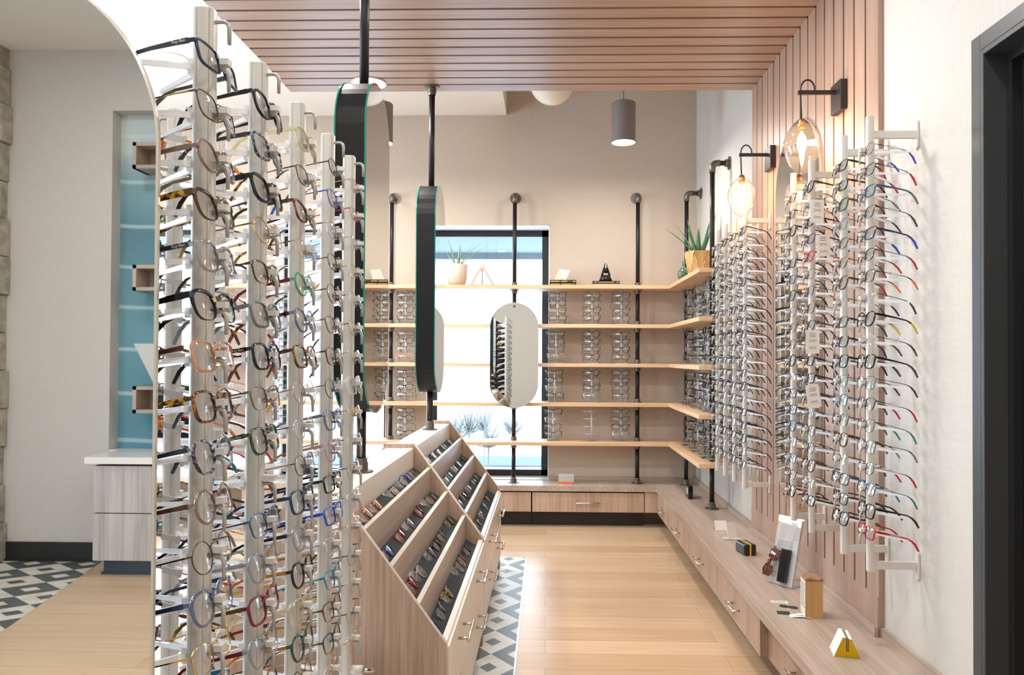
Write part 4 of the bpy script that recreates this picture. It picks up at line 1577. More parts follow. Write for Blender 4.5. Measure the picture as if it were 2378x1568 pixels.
def upright(p, wall_axis, label, holes):
    """black pipe from the worktop up through the shelves, with an elbow to the wall"""
    x, y = p
    zt = 2.520
    t = thing('pipe_upright', label, 'pipe', (x, y, HC), 'pipe uprights')
    m = MB()
    for a, b in holes:
        m.tube([(x, y, a), (x, y, b)], .0155, 14)
    obj('pipe', m, 'pipe_black', t)
    m = MB()
    m.lathe([(.044, .0), (.044, .006), (.026, .009), (.025, .030), (.020, .032), (.020, .045)], (x, y, HC), 20, smooth=False)
    obj('floor_flange', m, 'pipe_fitting', t)
    for i, z in enumerate(SZ):
        for s, z0 in ((1, z), (-1, z - STH)):
            m = MB()
            m.lathe([(.021, 0), (.0225, s * .006), (.0225, s * .026), (.0195, s * .030)][::s], (x, y, z0), 16, smooth=False)
            if i in (1, 3) or s == -1:
                m.lathe([(.036, 0), (.036, s * .004)][::s], (x, y, z0), 16, smooth=False)
            obj('coupling', m, 'pipe_fitting', t)
    w = Vector((0, 1, 0)) if wall_axis == 'Y' else Vector((1, 0, 0))
    end = (YB - y) if wall_axis == 'Y' else (XW - x)
    c = Vector((x, y, zt))
    m = MB()
    m.tube([c - Vector((0, 0, .062)), c - Vector((0, 0, .030)), c - Vector((0, 0, .030)) * .5 + w * .004, c + w * .016 - Vector((0, 0, .004)), c + w * .03, c + w * min(.06, end * .45)], [.0205, .0205, .0215, .0215, .0205, .0205], 14)
    obj('elbow', m, 'pipe_fitting', t)
    m = MB()
    m.tube([c + w * min(.055, end * .4), c + w * (end - .004)], .0155, 14)
    obj('wall_pipe', m, 'pipe_black', t)
    m = MB()
    a0 = c + w * (end - .001)
    m.tube([a0, a0 - w * .007], .043, 22, smooth=False)
    m.tube([a0 - w * .007, a0 - w * .03], .024, 18, smooth=False)
    obj('wall_flange', m, 'pipe_fitting', t)


full = [(HC + .03, SZ[4] - STH)] + [(SZ[i], SZ[i - 1] - STH) for i in (4, 3, 2, 1)] + [(SZ[0], 2.47)]
upright((-.248, 5.775), 'Y', 'black pipe upright before the window, carrying the small oblong mirror', full)
upright((.695, 5.775), 'Y', 'black pipe upright beside the black cone sculpture', full)
upright((-1.198, 5.775), 'Y', 'black pipe upright on the pillar between the first two windows', full)
upright((-2.19, 5.775), 'Y', 'black pipe upright behind the free-standing rods', full)
upright((1.055, 5.715), 'X', 'black pipe upright in the room corner, elbowed to the side wall', full)
upright((1.055, 4.83), 'X', 'black pipe upright at the end of the side shelves, beside the aloe planter', full)

# small oblong mirror on the window pipe
t = thing('pipe_mirror', 'small frameless oblong mirror hung on the pipe before the window', 'mirror', (-.2405, 5.60, 1.287))
m = MB()
m.add([(-.2405 + a, 5.5985, 1.287 + b) for a, b in stadium(.357, .780, 24)], [tuple(range(50))])
obj('mirror_glass', m, 'mirror_silver', t)
m = MB()
m.loft([[(-.2405 + a, 5.60 + yy, 1.287 + b) for a, b in stadium(.362, .785, 24)] for yy in (-.001, .006)], smooth=False)
obj('glass_edge', m, 'bevel_pale', t)
m = MB()
m.box(-.262, -.218, 5.606, 5.765, 1.30, 1.34)
m.tube([(-.2405, 5.597, 1.652), (-.2405, 5.612, 1.652)], .011, 12)
obj('pipe_bracket', m, 'pipe_fitting', t)

# ------------------------------------------------------------------ clear stands on the shelves
ARMZ = [.052 + .0575 * j for j in range(4)]


def stand(x, y, z, rz, label, group):
    t = thing('glasses_stand', label, 'display stand', (x, y, z), group, (0, 0, rz))
    m = MB()
    m.box(-.035, .035, -.045, .045, 0, .006)
    put('stand_base', cached(('stand', 'base'), lambda: m), 'acrylic', t)
    put('stand_post', cached(('stand', 'post'), lambda: MB().tube([(-.012, 0, .006), (-.012, 0, .262)], .0065, 10)), 'acrylic', t)
    for a in ARMZ:
        def arm():
            q = MB()
            for s in (-1, 1):
                q.strip([(-.012, 0, 0), (-.03, s * .035, .0), (-.07, s * .066, .001)], [.006, .006, .004], [.007, .006, .004])
                q.strip([(-.012, 0, 0), (.004, s * .004, 0)], .007, .010)
            return q
        o = put('stand_arm', cached(('stand', 'arm'), arm), 'acrylic', t)
        o.location = (0, 0, a)
    return t


TIER = ['top tier', 'second tier', 'third tier', 'lowest tier']
COLS = [(1295, 'beside the window'), (1375, 'in the middle of the wall'), (1443, 'beside the pipe upright'), (941, 'on the pillar by the pole mirror')]
FS = ['rectangular', 'square', 'panto', 'cat-eye', 'half-rim', 'round']
FCOL = ['f_black', 'f_dark', 'f_black', 'f_bronze', 'f_brown', 'f_silver', 'f_black', 'f_gunmetal']
for c, (px, wh) in enumerate(COLS):
    for ti in range(4):
        z = SZ[ti + 1]
        x = float(at(px + (0 if c else -3 * ti), 720, Y=5.74)[0])
        stand(x, 5.745, z, R(-90), 'clear glasses stand %s, %s of the back shelves' % (wh, TIER[ti]), 'clear stands on the back shelves')
        for j in range(4):
            if (c, ti) == (1, 3):
                continue
            sh = FS[(c * 2 + ti * 3 + j) % 6]
            f = FCOL[(c * 3 + ti * 5 + j * 3) % 8]
            if (c, ti, j) == (3, 1, 0):
                f = 'f_orange'
            eyeglasses((x, 5.745 - .006, z + ARMZ[j] + .008), (0, R(rnd.uniform(-9, -3)), R(-90 + rnd.uniform(-4, 4))), sh, f, f,
                       '%s %s eyeglasses, %s, stand %s, %s' % (CN[f], sh, ['lowest', 'second lowest', 'third lowest', 'topmost'][j], wh, TIER[ti]),
                       'eyeglasses on the back shelves', hi=False)
for ti in range(4):
    z = SZ[ti + 1]
    x = float(at(653, 720, Y=5.74)[0])
    stand(x, 5.745, z, R(-90), 'clear acrylic glasses stand seen through the rods, %s of the back shelves' % TIER[ti], 'clear stands on the back shelves')
    for j in range(4):
        far_pair((x, 5.739, z + ARMZ[j] + .008), (0, R(-6), R(-90)), ['rectangular', 'square', 'panto'][(j + ti) % 3], 0)
    for q, y in enumerate((5.50, 5.32, 5.14, 4.97, 4.81, 4.66)):
        xx = 1.015 + .02 * (q % 2)
        stand(xx, y, z, PI, 'clear glasses stand on the side shelves, %s from the shelf end, %s' % (ORD[5 - q].replace('top', 'first'), TIER[ti]), 'clear stands on the side shelves')
        for j in range(4):
            far_pair((xx - .006, y, z + ARMZ[j] + .008), (0, R(rnd.uniform(-9, -3)), PI + R(rnd.uniform(-6, 6))), ['rectangular', 'square', 'panto', 'square wire', 'half-rim'][(j * 2 + ti + q) % 5], [0, 3, 4, 2][(j + q + ti) % 4])
o = obj('massed_eyeglasses', far, FARM)
tag(o, 'rows of small dark eyeglasses massed on the corner shelf stands and the wall rods beyond the mirror', 'eyeglasses')
o['kind'] = 'stuff'

# ------------------------------------------------------------------ decor on the top shelf
ZS = SZ[0]


def leaf_mb(m, base, az, lean, length, w, curl=.6, n=9):
    rings = []
    d = Vector((math.cos(az), math.sin(az), 0))
    sdv = Vector((-math.sin(az), math.cos(az), 0))
    p = Vector(base)
    a = lean
    for i in range(n + 1):
        t_ = i / n
        ww = w * (1 - t_) ** .75 * (1.0 if t_ > .1 else .85) + .0006
        tang = d * math.sin(a) + Vector((0, 0, 1)) * math.cos(a)
        nrm = d * math.cos(a) - Vector((0, 0, 1)) * math.sin(a)
        rings.append([p + sdv * ww, p + nrm * ww * .38, p - sdv * ww, p - nrm * ww * .12])
        p = p + tang * length / n
        a += curl / n
    m.loft(rings, smooth=True)


pc = at(1061, 650, Y=5.76)
t = thing('potted_aloe', 'pale aloe in a beige fluted pot on the top shelf before the window', 'potted plant', (pc[0], 5.76, ZS))
m = MB()
n = 48
prof = [(.045, 0), (.062, .012), (.076, .045), (.080, .085), (.080, .165), (.073, .166), (.072, .145)]
rings = []
for k, (r, z) in enumerate(prof):
    rings.append([((r + (.0028 if 0 < k < 5 else 0) * math.cos(12 * (2 * PI * i / n) + z * 40)) * math.cos(2 * PI * i / n) + pc[0],
                   (r + (.0028 if 0 < k < 5 else 0) * math.cos(12 * (2 * PI * i / n) + z * 40)) * math.sin(2 * PI * i / n) + 5.76, ZS + z) for i in range(n)])
m.loft(rings)
obj('fluted_pot', m, 'pot_clay', t)
m = MB()
m.lathe([(.071, .0), (.071, .004)], (pc[0], 5.76, ZS + .148), 24)
obj('soil_disc', m, 'soil', t)
m = MB()
for az, ln, L, w, cu in ((2.9, .12, .24, .019, .35), (.25, .50, .27, .019, .55), (.02, .75, .28, .015, .45), (3.4, .60, .15, .016, -.3), (1.2, .3, .16, .012, .3), (5.2, .18, .17, .013, .3),
                         (-.1, .35, .20, .013, .55), (4.2, .4, .12, .011, .2), (2.3, .55, .12, .011, .2)):
    leaf_mb(m, (pc[0] + .02 * math.cos(az), 5.76 + .02 * math.sin(az), ZS + .150), az, ln, L, w, cu)
obj('aloe_leaves', m, 'aloe_pale', t)

pc = at(1120, 655, Y=5.76)
t = thing('triangle_sculpture', 'silver triangular frame with a centre bar on the top shelf before the window', 'sculpture', (pc[0], 5.76, ZS))
m = MB()
x0 = pc[0]
for s in (-1, 1):
    m.loft([[(x0 + s * .105, 5.745, ZS), (x0 + s * .070, 5.745, ZS + .012), (x0, 5.745, ZS + .132), (x0, 5.745, ZS + .172)][::s],
            [(x0 + s * .105, 5.785, ZS), (x0 + s * .070, 5.785, ZS + .012), (x0, 5.785, ZS + .132), (x0, 5.785, ZS + .172)][::s]], smooth=False)
m.box(x0 - .072, x0 + .072, 5.745, 5.785, ZS, ZS + .012)
obj('triangle_frame', m, 'sculpture_taupe', t)
m = MB()
m.box(x0 - .007, x0 + .007, 5.755, 5.775, ZS + .01, ZS + .14)
obj('centre_bar', m, 'f_silver', t)


def book(x, y, z, w, d, h, cover, label, marks):
    t = thing('book', label, 'book', (x, y, z), 'books on the top shelf')
    m = MB()
    m.box(x - w / 2, x + w / 2, y - d / 2, y + d / 2, z, z + .0025)
    m.box(x - w / 2, x + w / 2, y - d / 2, y + d / 2, z + h - .0025, z + h)
    m.box(x - w / 2, x + w / 2, y - d / 2, y - d / 2 + .0025, z, z + h)
    obj('cover', m, cover, t)
    m = MB()
    m.box(x - w / 2 + .004, x + w / 2 - .004, y - d / 2 + .003, y + d / 2 - .004, z + .0025, z + h - .0025)
    obj('page_block', m, 'pages', t)
    m = MB()
    for a, b in marks:
        xx = x - w / 2 + a * w
        while xx < x - w / 2 + b * w:
            m.box(xx, xx + .0035, y - d / 2 - .0006, y - d / 2, z + h * .28, z + h * .72)
            xx += .0052
    obj('spine_lettering', m, 'gold_foil', t)


x0 = float(at(1307.5, 655, Y=5.70)[0])
book(x0, 5.77, ZS, .200, .13, .0215, 'book_black', 'black book with gold spine lettering, lower one under the white prism', [(.04, .38), (.45, .82), (.87, .93)])
book(x0, 5.77, ZS + .0215, .200, .13, .0215, 'book_black', 'black book with gold spine lettering, directly under the white prism', [(.04, .36), (.43, .64), (.88, .96)])
x1 = float(at(1408, 655, Y=5.70)[0])
book(x1, 5.77, ZS, .204, .13, .0175, 'book_pink', 'pinkish book at the bottom of the stack under the black cone', [(.35, .42), (.72, .80)])
book(x1, 5.77, ZS + .0175, .204, .13, .0185, 'book_black', 'black book with gold spine lettering, directly under the black cone', [(.08, .14), (.22, .78), (.88, .94)])
zb = ZS + .043
t = thing('prism_sculpture', 'white faceted triangular prism standing on the black books', 'sculpture', (x0 - .005, 5.75, zb))
m = MB()
c = x0 - .03
v = [(c - .035, 5.72, zb), (c + .050, 5.71, zb), (c + .01, 5.82, zb), (c + .002, 5.735, zb + .085), (c + .085, 5.765, zb + .080), (c + .035, 5.83, zb + .082)]
m.add(v, [(0, 2, 1), (0, 1, 3), (1, 4, 3), (1, 2, 4), (2, 5, 4), (2, 0, 3), (2, 3, 5), (3, 4, 5)])
obj('prism_body', m, 'porcelain', t)
m = MB()
m.add([(c - .030, 5.7185, zb + .003), (c + .044, 5.7095, zb + .003), (c + .0025, 5.732, zb + .076)], [(0, 1, 2)])
obj('clay_facet', m, 'pot_clay', t)
zb = ZS + .036
t = thing('cone_sculpture', 'glossy black split cone sculpture with a ball, standing on the books', 'sculpture', (x1, 5.77, zb))
m = MB()
n = 24
for s in (0, 1):
    rings = []
    for z, k in ((0, 1), (.048, .68)):
        rings.append([(x1 + .054 * k * math.cos(2 * PI * i / n), 5.77 + .054 * k * math.sin(2 * PI * i / n), zb + z) for i in range(n)])
    if s == 0:
        m.loft(rings)
for s in (-1, 1):
    m.loft([[(x1 + s * .037, 5.77 - .02, zb + .048), (x1 + s * .037, 5.77 + .02, zb + .048), (x1 + s * .018, 5.77 + .02, zb + .048), (x1 + s * .018, 5.77 - .02, zb + .048)],
            [(x1 + s * .0065, 5.77 - .006, zb + .142), (x1 + s * .0065, 5.77 + .006, zb + .142), (x1 + s * .0015, 5.77 + .004, zb + .142), (x1 + s * .0015, 5.77 - .004, zb + .142)]], smooth=False)
obj('cone_body', m, 'f_black', t)
m = MB()
m.lathe([(.001, -.022), (.012, -.018), (.020, -.008), (.022, 0), (.020, .008), (.012, .018), (.001, .022)], (x1 + .002, 5.762, zb + .085), 18)
obj('ball', m, 'mirror_rim', t)

pc = at(1622, 610, Y=5.05)
px_, py_ = float(pc[0]), 5.05
t = thing('aloe_planter', 'green aloe in a faceted wood planter with gold trim on the side shelf', 'potted plant', (px_, py_, ZS))
m = MB()
hexb = [(px_ + .068 * math.cos(PI / 6 + PI / 3 * k), py_ + .068 * math.sin(PI / 6 + PI / 3 * k), ZS) for k in range(6)]
hext = [(px_ + .092 * math.cos(PI / 3 * k), py_ + .092 * math.sin(PI / 3 * k), ZS + .165) for k in range(6)]
fs = []
for k in range(6):
    fs.append((k, (k + 1) % 6, 6 + (k + 1) % 6))
    fs.append((k, 6 + (k + 1) % 6, 6 + k))
m.add(hexb + hext, fs + [tuple(range(6))[::-1], tuple(range(6, 12))])
obj('wood_planter', m, 'pine_block', t)
m = MB()
for k in range(6):
    m.tube([hexb[k], hext[k]], .0030, 6)
    m.tube([hext[k], hexb[(k - 1) % 6]], .0030, 6)
obj('gold_trim', m, 'f_gold', t)
m = MB()
m.prism([(px_ + .080 * math.cos(PI / 3 * k), py_ + .080 * math.sin(PI / 3 * k)) for k in range(6)], 'Z', ZS + .160, ZS + .167)
obj('soil_disc', m, 'soil', t)
m = MB()
for az, ln, L, w, cu in ((3.0, .75, .25, .020, .25), (2.7, .50, .26, .022, .15), (2.3, .22, .24, .022, .1), (.3, .30, .24, .026, -.05), (.15, .40, .30, .026, -.15), (1.4, .10, .17, .016, .0), (4.5, .25, .16, .020, .2),
                         (5.4, .35, .20, .022, -.1), (3.9, .5, .17, .018, .2)):
    leaf_mb(m, (px_ + .03 * math.cos(az), py_ + .03 * math.sin(az), ZS + .163), az, ln, L, w, cu)
obj('aloe_leaves', m, 'aloe_green', t)
pc = at(1587, 625, Y=5.30)
t = thing('bud_vase', 'small round green glass vase beside the wood planter', 'vase', (float(pc[0]), 5.30, ZS))
m = MB()
m.lathe([(.020, 0), (.034, .012), (.043, .036), (.040, .062), (.022, .084), (.011, .098), (.010, .125), (.014, .130), (.0095, .128), (.008, .100), (.020, .080), (.036, .060), (.039, .036), (.030, .014), (.005, .008)], (float(pc[0]), 5.30, ZS), 24)
obj('vase_body', m, 'vase_glass', t)
m = MB()
m.lathe([(.030, .012), (.036, .022), (.036, .024), (.004, .024)], (float(pc[0]), 5.30, ZS), 20)
obj('dark_base_band', m, 'vase_green_dark', t)

# ------------------------------------------------------------------ lamps
def pendant(x, label):
    t = thing('pendant_lamp', label, 'pendant lamp', (x, 5.0, 2.70), 'grey cylinder pendants')
    m = MB()
    m.lathe([(.080, 0), (.080, .262), (.076, .266), (.010, .268)], (x, 5.0, 2.70), 36, smooth=False, caps=False)
    m.lathe([(.076, .03), (.0775, 0), (.080, 0)], (x, 5.0, 2.70), 36, smooth=False, caps=False)
    obj('lamp_shade', m, 'lamp_grey', t)
    m = MB()
    m.lathe([(.0765, 0), (.0765, .002)], (x, 5.0, 2.706), 36)
    obj('diffuser', m, 'lamp_glow', t)
    m = MB()
    m.tube([(x, 5.0, 2.966), (x, 5.0, (ZH if x > XS else ZC) - .001)], .0022, 6)
    obj('cord', m, 'black_metal', t)
    area_light('pendant_light', (x, 5.0, 2.700), .14, 14, (1, .95, .89))


pendant(.505, 'grey cylinder pendant lamp hanging over the corner by the window')
pendant(-1.116, 'grey cylinder pendant lamp mostly hidden behind the tall pole mirror')
t = thing('globe_lamp', 'white globe lamp half hidden above the wood ceiling edge', 'ceiling lamp', (.03, 5.0, 3.107))
m = MB()
m.lathe([(.004, -.150)] + [(.150 * math.cos(a), .150 * math.sin(a)) for a in [R(-80 + 10 * k) for k in range(17)]] + [(.004, .150)], (.03, 5.0, 3.107), 36)
obj('globe', m, 'opal', t)
m = MB()
m.tube([(.03, 5.0, 3.25), (.03, 5.0, ZH - .001)], .008, 8)
obj('stem', m, 'black_metal', t)


def recessed(x, y, z, r, label, power, vis=True, trim='ceiling_white'):
    t = thing('recessed_light', label, 'recessed light', (x, y, z), 'recessed ceiling lights')
    m = MB()
    m.lathe([(r, 0), (r + .012, -.001), (r + .012, -.004), (r, -.004), (r * .96, .0)], (x, y, z), 28, smooth=False, caps=False)
    obj('trim_ring', m, trim, t)
    m = MB()
    m.lathe([(r * .97, -.0015), (r * .97, -.0005)], (x, y, z), 28)
    obj('light_disc', m, 'lamp_glow', t)
    d = bpy.data.lights.new('recessed_lamp', 'AREA')
    d.shape = 'DISK'
    d.size = r * 1.9
    d.energy = power
    d.color = (1, .95, .89)
    o = bpy.data.objects.new('recessed_lamp', d)
    o.parent = t
    o.location = (0, 0, -.006)
    COL.objects.link(o)


recessed(-.985, 4.11, ZWOOD, .085, 'round recessed light in the wood ceiling behind the tall pole mirror', 18)
recessed(-.985, 2.90, ZWOOD, .085, 'added fill light in the wood ceiling above the rack, out of view', 18)  # unseen lamp, added as fill to brighten the room
recessed(.25, 2.90, ZWOOD, .085, 'added fill light in the wood ceiling above the aisle, out of view', 18)  # likewise an added fill lamp above the view
recessed(-2.40, 4.74, ZC, .075, 'small round ceiling light seen behind the first temples of the rods', 22)
for x, y in ((-2.4, 2.6), (-2.4, .6), (-2.4, -1.4), (-.8, .9), (-.8, -1.2), (.45, .9), (.45, -1.2)):  # unseen fill lamps added for overall brightness
    recessed(x, y, ZC, .075, 'added fill light in the white ceiling, out of view', 10 if y < 0 else 15)


def sconce(y, label):
    xa = .985
    t = thing('wall_sconce', label, 'wall lamp', (XPAN, y, 2.288), 'glass globe wall sconces')
    m = MB()
    m.box(XPAN - .028, XPAN, y - .05, y + .05, 2.230, 2.345)
    obj('back_plate', m, 'sconce_black', t, bevel=.003)
    m = MB()
    m.box(xa - .010, XPAN - .027, y - .006, y + .006, 2.300, 2.316)
    obj('arm', m, 'sconce_black', t, bevel=.001)
    m = MB()
    pts = [(xa + .055, y, 2.316)]
    pts += [(xa + .0275 + .0275 * math.cos(a), y, 2.318 + .040 * math.sin(a)) for a in [PI * k / 10 for k in range(11)]]
    pts += [(xa, y, 2.29), (xa + .004, y, 2.19)]
    m.tube(pts, .0036, 8)
    obj('cord', m, 'black_metal', t)
    xb, zt = xa + .005, 2.186
    m = MB()
    m.lathe([(.006, .02), (.013, .016), (.016, .0), (.016, -.02)], (xb, y, zt), 18)
    obj('socket', m, 'brass', t)
    m = MB()
    pr = [(.018, .002), (.030, -.008), (.048, -.022), (.062, -.044), (.0695, -.074), (.0685, -.100), (.058, -.135), (.044, -.162), (.030, -.182), (.014, -.192), (.002, -.194)]
    m.lathe(pr, (xb, y, zt), 32, caps=False)
    obj('glass_globe', m, 'globe_glass', t)
    m = MB()
    m.lathe([(.004, -.03), (.012, -.05), (.014, -.085), (.010, -.115), (.002, -.125)], (xb, y, zt), 14)
    obj('bulb', m, 'filament', t)
    d = bpy.data.lights.new('sconce_lamp', 'POINT')
    d.energy = 9
    d.color = (1, .66, .36)
    d.shadow_soft_size = .02
    o = bpy.data.objects.new('sconce_lamp', d)
    o.parent = t
    o.location = (xb - XPAN, 0, zt - .08 - 2.288)
    COL.objects.link(o)


sconce(2.948, 'clear glass globe wall sconce above the rods by the door frame')
sconce(3.850, 'clear glass globe wall sconce past the wall mirror, near the pipe shelves')

# ------------------------------------------------------------------ things on the worktop
def on(px, py):
    p = at(px, py, Z=HC)
    return float(p[0]), float(p[1])


x, y = on(1604, 1160)
m = MB()
m.box(x - .015, x + .015, y, y + .10, HC, HC + .088)
t = thing('brand_block', 'small upright black block on the worktop near the corner pipe', 'display block', (x, y, HC))
obj('block_body', m, 'f_black', t, bevel=.002)
m = MB()
m.box(x - .0155, x - .015, y + .02, y + .08, HC + .03, HC + .07)
obj('pale_print', m, 'tag_grey', t)
x, y = on(1673, 1231)
t = thing('tent_card', 'small white folded card on the worktop, the one nearer the corner pipe', 'sign card', (x, y, HC))
m = MB()
for s in (-1, 1):
    m.strip([(x, y + s * .018, HC + .001), (x, y, HC + .052)], .066, .0012, up=(0, s, .3))
obj('card', m, 'card_white', t)
x, y = on(1700, 1254)
t = thing('sign_card', 'white card leaning on a white foot on the worktop', 'sign card', (x, y, HC))
m = MB()
m.rbox((x, y + .01, HC + .048), (.060, .004, .085), Matrix.Rotation(R(28), 3, 'Z') @ Matrix.Rotation(R(-16), 3, 'X'))
obj('card', m, 'card_white', t)
m = MB()
m.rbox((x, y - .002, HC + .006), (.095, .022, .012), Matrix.Rotation(R(-8), 3, 'Z'))
obj('card_foot', m, 'nose_white', t, bevel=.003)
x, y = on(1738, 1291)
t = thing('glasses_case', 'small black glasses case with a yellow stripe on the worktop', 'glasses case', (x, y, HC))
M3 = Matrix.Rotation(R(10), 3, 'Z')
m = MB()
m.rbox((x, y + .05, HC + .027), (.062, .11, .054), M3)
obj('case_body', m, 'f_black', t, bevel=.008)
m = MB()
m.rbox((x, y + .05, HC + .0272), (.008, .1106, .0548), M3)
obj('yellow_band', m, 'yellow_stripe', t, bevel=.001)

# leaning clear holder with a leaflet, a pair of sunglasses hooked on it
x, y = on(1812, 1360)
t = thing('leaflet_holder', 'leaning clear acrylic leaflet holder with a printed card on the worktop', 'leaflet holder', (x, y, HC))
ang = R(-56)
lean = R(14)
MH = Matrix.Rotation(ang, 4, 'Z') @ Matrix.Rotation(-lean, 4, 'X')
TH = Matrix.Translation((x, y, HC + .004)) @ MH


def placed(mb, T):
    q = MB()
    q.f, q.m, q.s = mb.f, mb.m, mb.s
    q.v = [tuple(T @ Vector(p)) for p in mb.v]
    return q


WH, HH = .118, .285
m = MB().box(-WH / 2, WH / 2, -.003, 0, 0, HH)
obj('front_sheet', placed(m, TH), 'acrylic', t)
m = MB().box(-WH / 2, WH / 2, .012, .015, 0, HH)
m.box(-WH / 2, WH / 2, -.003, .015, -.003, 0)
obj('back_sheet', placed(m, TH), 'acrylic', t)
m = MB().box(-WH / 2, WH / 2, 0, .10, -.001, .002)
obj('foot_sheet', placed(m, Matrix.Translation((x, y + .005, HC + .001)) @ Matrix.Rotation(ang, 4, 'Z')), 'acrylic', t)
m = MB().box(-WH / 2 + .004, WH / 2 - .004, .004, .007, .003, HH - .006)
lf = obj('leaflet', placed(m, TH), 'card_white', t)
m = MB().box(-WH / 2 + .010, WH / 2 - .010, .003, .004, .19, .25)
obj('printed_block', placed(m, TH), 'card_print', lf)
m = MB().box(-WH / 2 + .010, WH / 2 - .030, .003, .004, .10, .185)
obj('printed_photo', placed(m, TH), 'f_grey', lf)
m = MB().box(-.004, .034, -.026, -.0035, .012, .150)
tag(obj('black_case', placed(m, TH), 'f_black', bevel=.003), 'slim black case with a tan side hung on the clear leaflet holder', 'glasses case')
T2 = TH @ Matrix.Translation((-.050, -.030, .085)) @ Matrix.Rotation(R(-90), 4, 'Z') @ Matrix.Rotation(R(72), 4, 'X')
g = eyeglasses((0, 0, 0), (0, 0, 0), 'panto', 'f_tortoise', 'f_tortoise', 'tortoiseshell sunglasses hooked sideways on the clear leaflet holder', None, folded=True, lens='lens_sun', name='sunglasses', cat='sunglasses')
g.matrix_world = T2

x, y = on(1893, 1437)
t = thing('wood_block', 'upright raw wood block with printed white face and bark top on the worktop', 'display block', (x, y, HC))
M3 = Matrix.Rotation(R(-6), 3, 'Z')
c = Vector((x, y + .035, HC))
m = MB()
m.rbox(c + Vector((0, 0, .068)), (.062, .075, .136), M3)
obj('block_body', m, 'pine_block', t)
m = MB()
m.rbox(c + Vector((0, 0, .141)), (.063, .076, .011), M3)
obj('bark_top', m, 'bark_brown', t, bevel=.003)
m = MB()
m.rbox(c + M3 @ Vector((-.0318, 0, .068)), (.001, .073, .130), M3)
fc = obj('printed_face', m, 'card_white', t)
m = MB()
for k in range(13):
    m.rbox(c + M3 @ Vector((-.0325, .002, .122 - .0072 * k)), (.0006, .058 - .006 * (k % 3), .0022), M3)
obj('printed_lines', m, 'f_taupe', fc)
for px, py, sx, sy, rz, mt, nm, lab in ((1810, 1399, .064, .030, -8, 'card_white', 'printed_card', 'white printed card lying beside the wood block'),
                                        (1831, 1411, .070, .022, -24, 'f_dark', 'black_loupe', 'flat black frame pieces lying beside the wood block'),
                                        (1819, 1424, .046, .036, -12, 'f_dkgreen', 'swatch_card', 'dark grey-green swatch card lying beside the wood block'),
                                        (1860, 1433, .080, .022, -9, 'card_white', 'paper_strip', 'creased white paper strip at the foot of the wood block')):
    x, y = on(px, py)
    M3 = Matrix.Rotation(R(rz), 3, 'Z')
    t = thing(nm, lab, 'card' if 'card' in nm or 'strip' in nm else 'frame piece', (x, y, HC))
    m = MB()
    if nm == 'paper_strip':
        for k in range(2):
            m.strip([M3 @ Vector((-sx / 2, -.008 + .012 * k, .001)) + Vector((x, y, HC)), M3 @ Vector((0, -.008 + .012 * k, .006 + .003 * k)) + Vector((x, y, HC)), M3 @ Vector((sx / 2, -.008 + .012 * k, .0015)) + Vector((x, y, HC))], .018, .0006)
        obj('paper', m, mt, t)
    elif nm == 'black_loupe':
        for s in (-1, 1):
            m.tube([M3 @ Vector((s * .018 + .014 * math.cos(2 * PI * k / 14), .009 * math.sin(2 * PI * k / 14), .003)) + Vector((x, y, HC)) for k in range(15)], .0022, 6)
        m.rbox(Vector((x, y, HC + .003)), (.012, .004, .004), M3)
        obj('frame_front', m, mt, t)
    else:
        m.rbox((x, y, HC + .001), (sx, sy, .0016), M3)
        cd = obj('card', m, mt, t)
        if nm == 'printed_card':
            m = MB()
            for k in range(9):
                m.rbox(Vector((x, y, HC + .0021)) + M3 @ Vector((-.026 + .0058 * k, 0, 0)), (.0022, .020, .0004), M3)
            obj('printed_bars', m, 'f_taupe', cd)
x, y = on(1968, 1528)
t = thing('sign_holder', 'triangular white and gold sign holder at the door end of the worktop', 'sign holder', (x, y, HC))
T = Matrix.Translation((x, y, HC)) @ Matrix.Rotation(R(-12), 4, 'Z')
m = MB().prism([(-.040, 0), (.040, 0), (.013, .058), (.004, .058), (.004, .020), (-.004, .020), (-.004, .062), (-.013, .062)], 'Y', 0, .085)
obj('gold_body', placed(m, T), 'yellow_gold', t)
m = MB().prism([(-.0412, 0), (-.040, 0), (-.0130, .0625), (-.0045, .0625), (-.0045, .0633), (-.0142, .0633)], 'Y', .0005, .0850)
m.prism([(.0412, 0), (.0400, 0), (.0130, .0585), (.0045, .0585), (.0045, .0593), (.0142, .0593)][::-1], 'Y', .0005, .0850)
obj('white_cover', placed(m, T), 'card_white', t)
m = MB().box(-.0025, .0025, -.001, .086, .021, .060)
obj('grey_insert', placed(m, T), 'lamp_grey', t)
x, y = on(1315, 1124)
t = thing('acrylic_sign', 'clear acrylic sign with an orange base strip on the window bench', 'sign', (x, y, HC))
m = MB()
m.box(x - .058, x + .058, y + .01, y + .013, HC + .012, HC + .075)
obj('clear_plate', m, 'acrylic', t)
m = MB()
m.box(x - .060, x + .050, y, y + .024, HC, HC + .013)
obj('orange_base', m, 'orange_strip', t)

# ------------------------------------------------------------------ consulting desk seen between the rods
t = thing('consulting_desk', 'white-topped desk on black legs seen between the display rods', 'desk', (-2.0, 3.6, 0))
m = MB()
m.box(-2.75, -1.45, 3.25, 3.95, .715, .745)
obj('desk_top', m, 'quartz_white', t, bevel=.003)
for xx in (-2.70, -1.50):
    for yy in (3.30, 3.90):
        m = MB()
        m.box(xx - .025, xx + .025, yy - .025, yy + .025, 0, .715)
        obj('leg', m, 'black_metal', t)
m = MB()
m.box(-2.6, -1.6, 3.93, 3.945, .36, .715)
obj('modesty_panel', m, 'laminate_x', t)


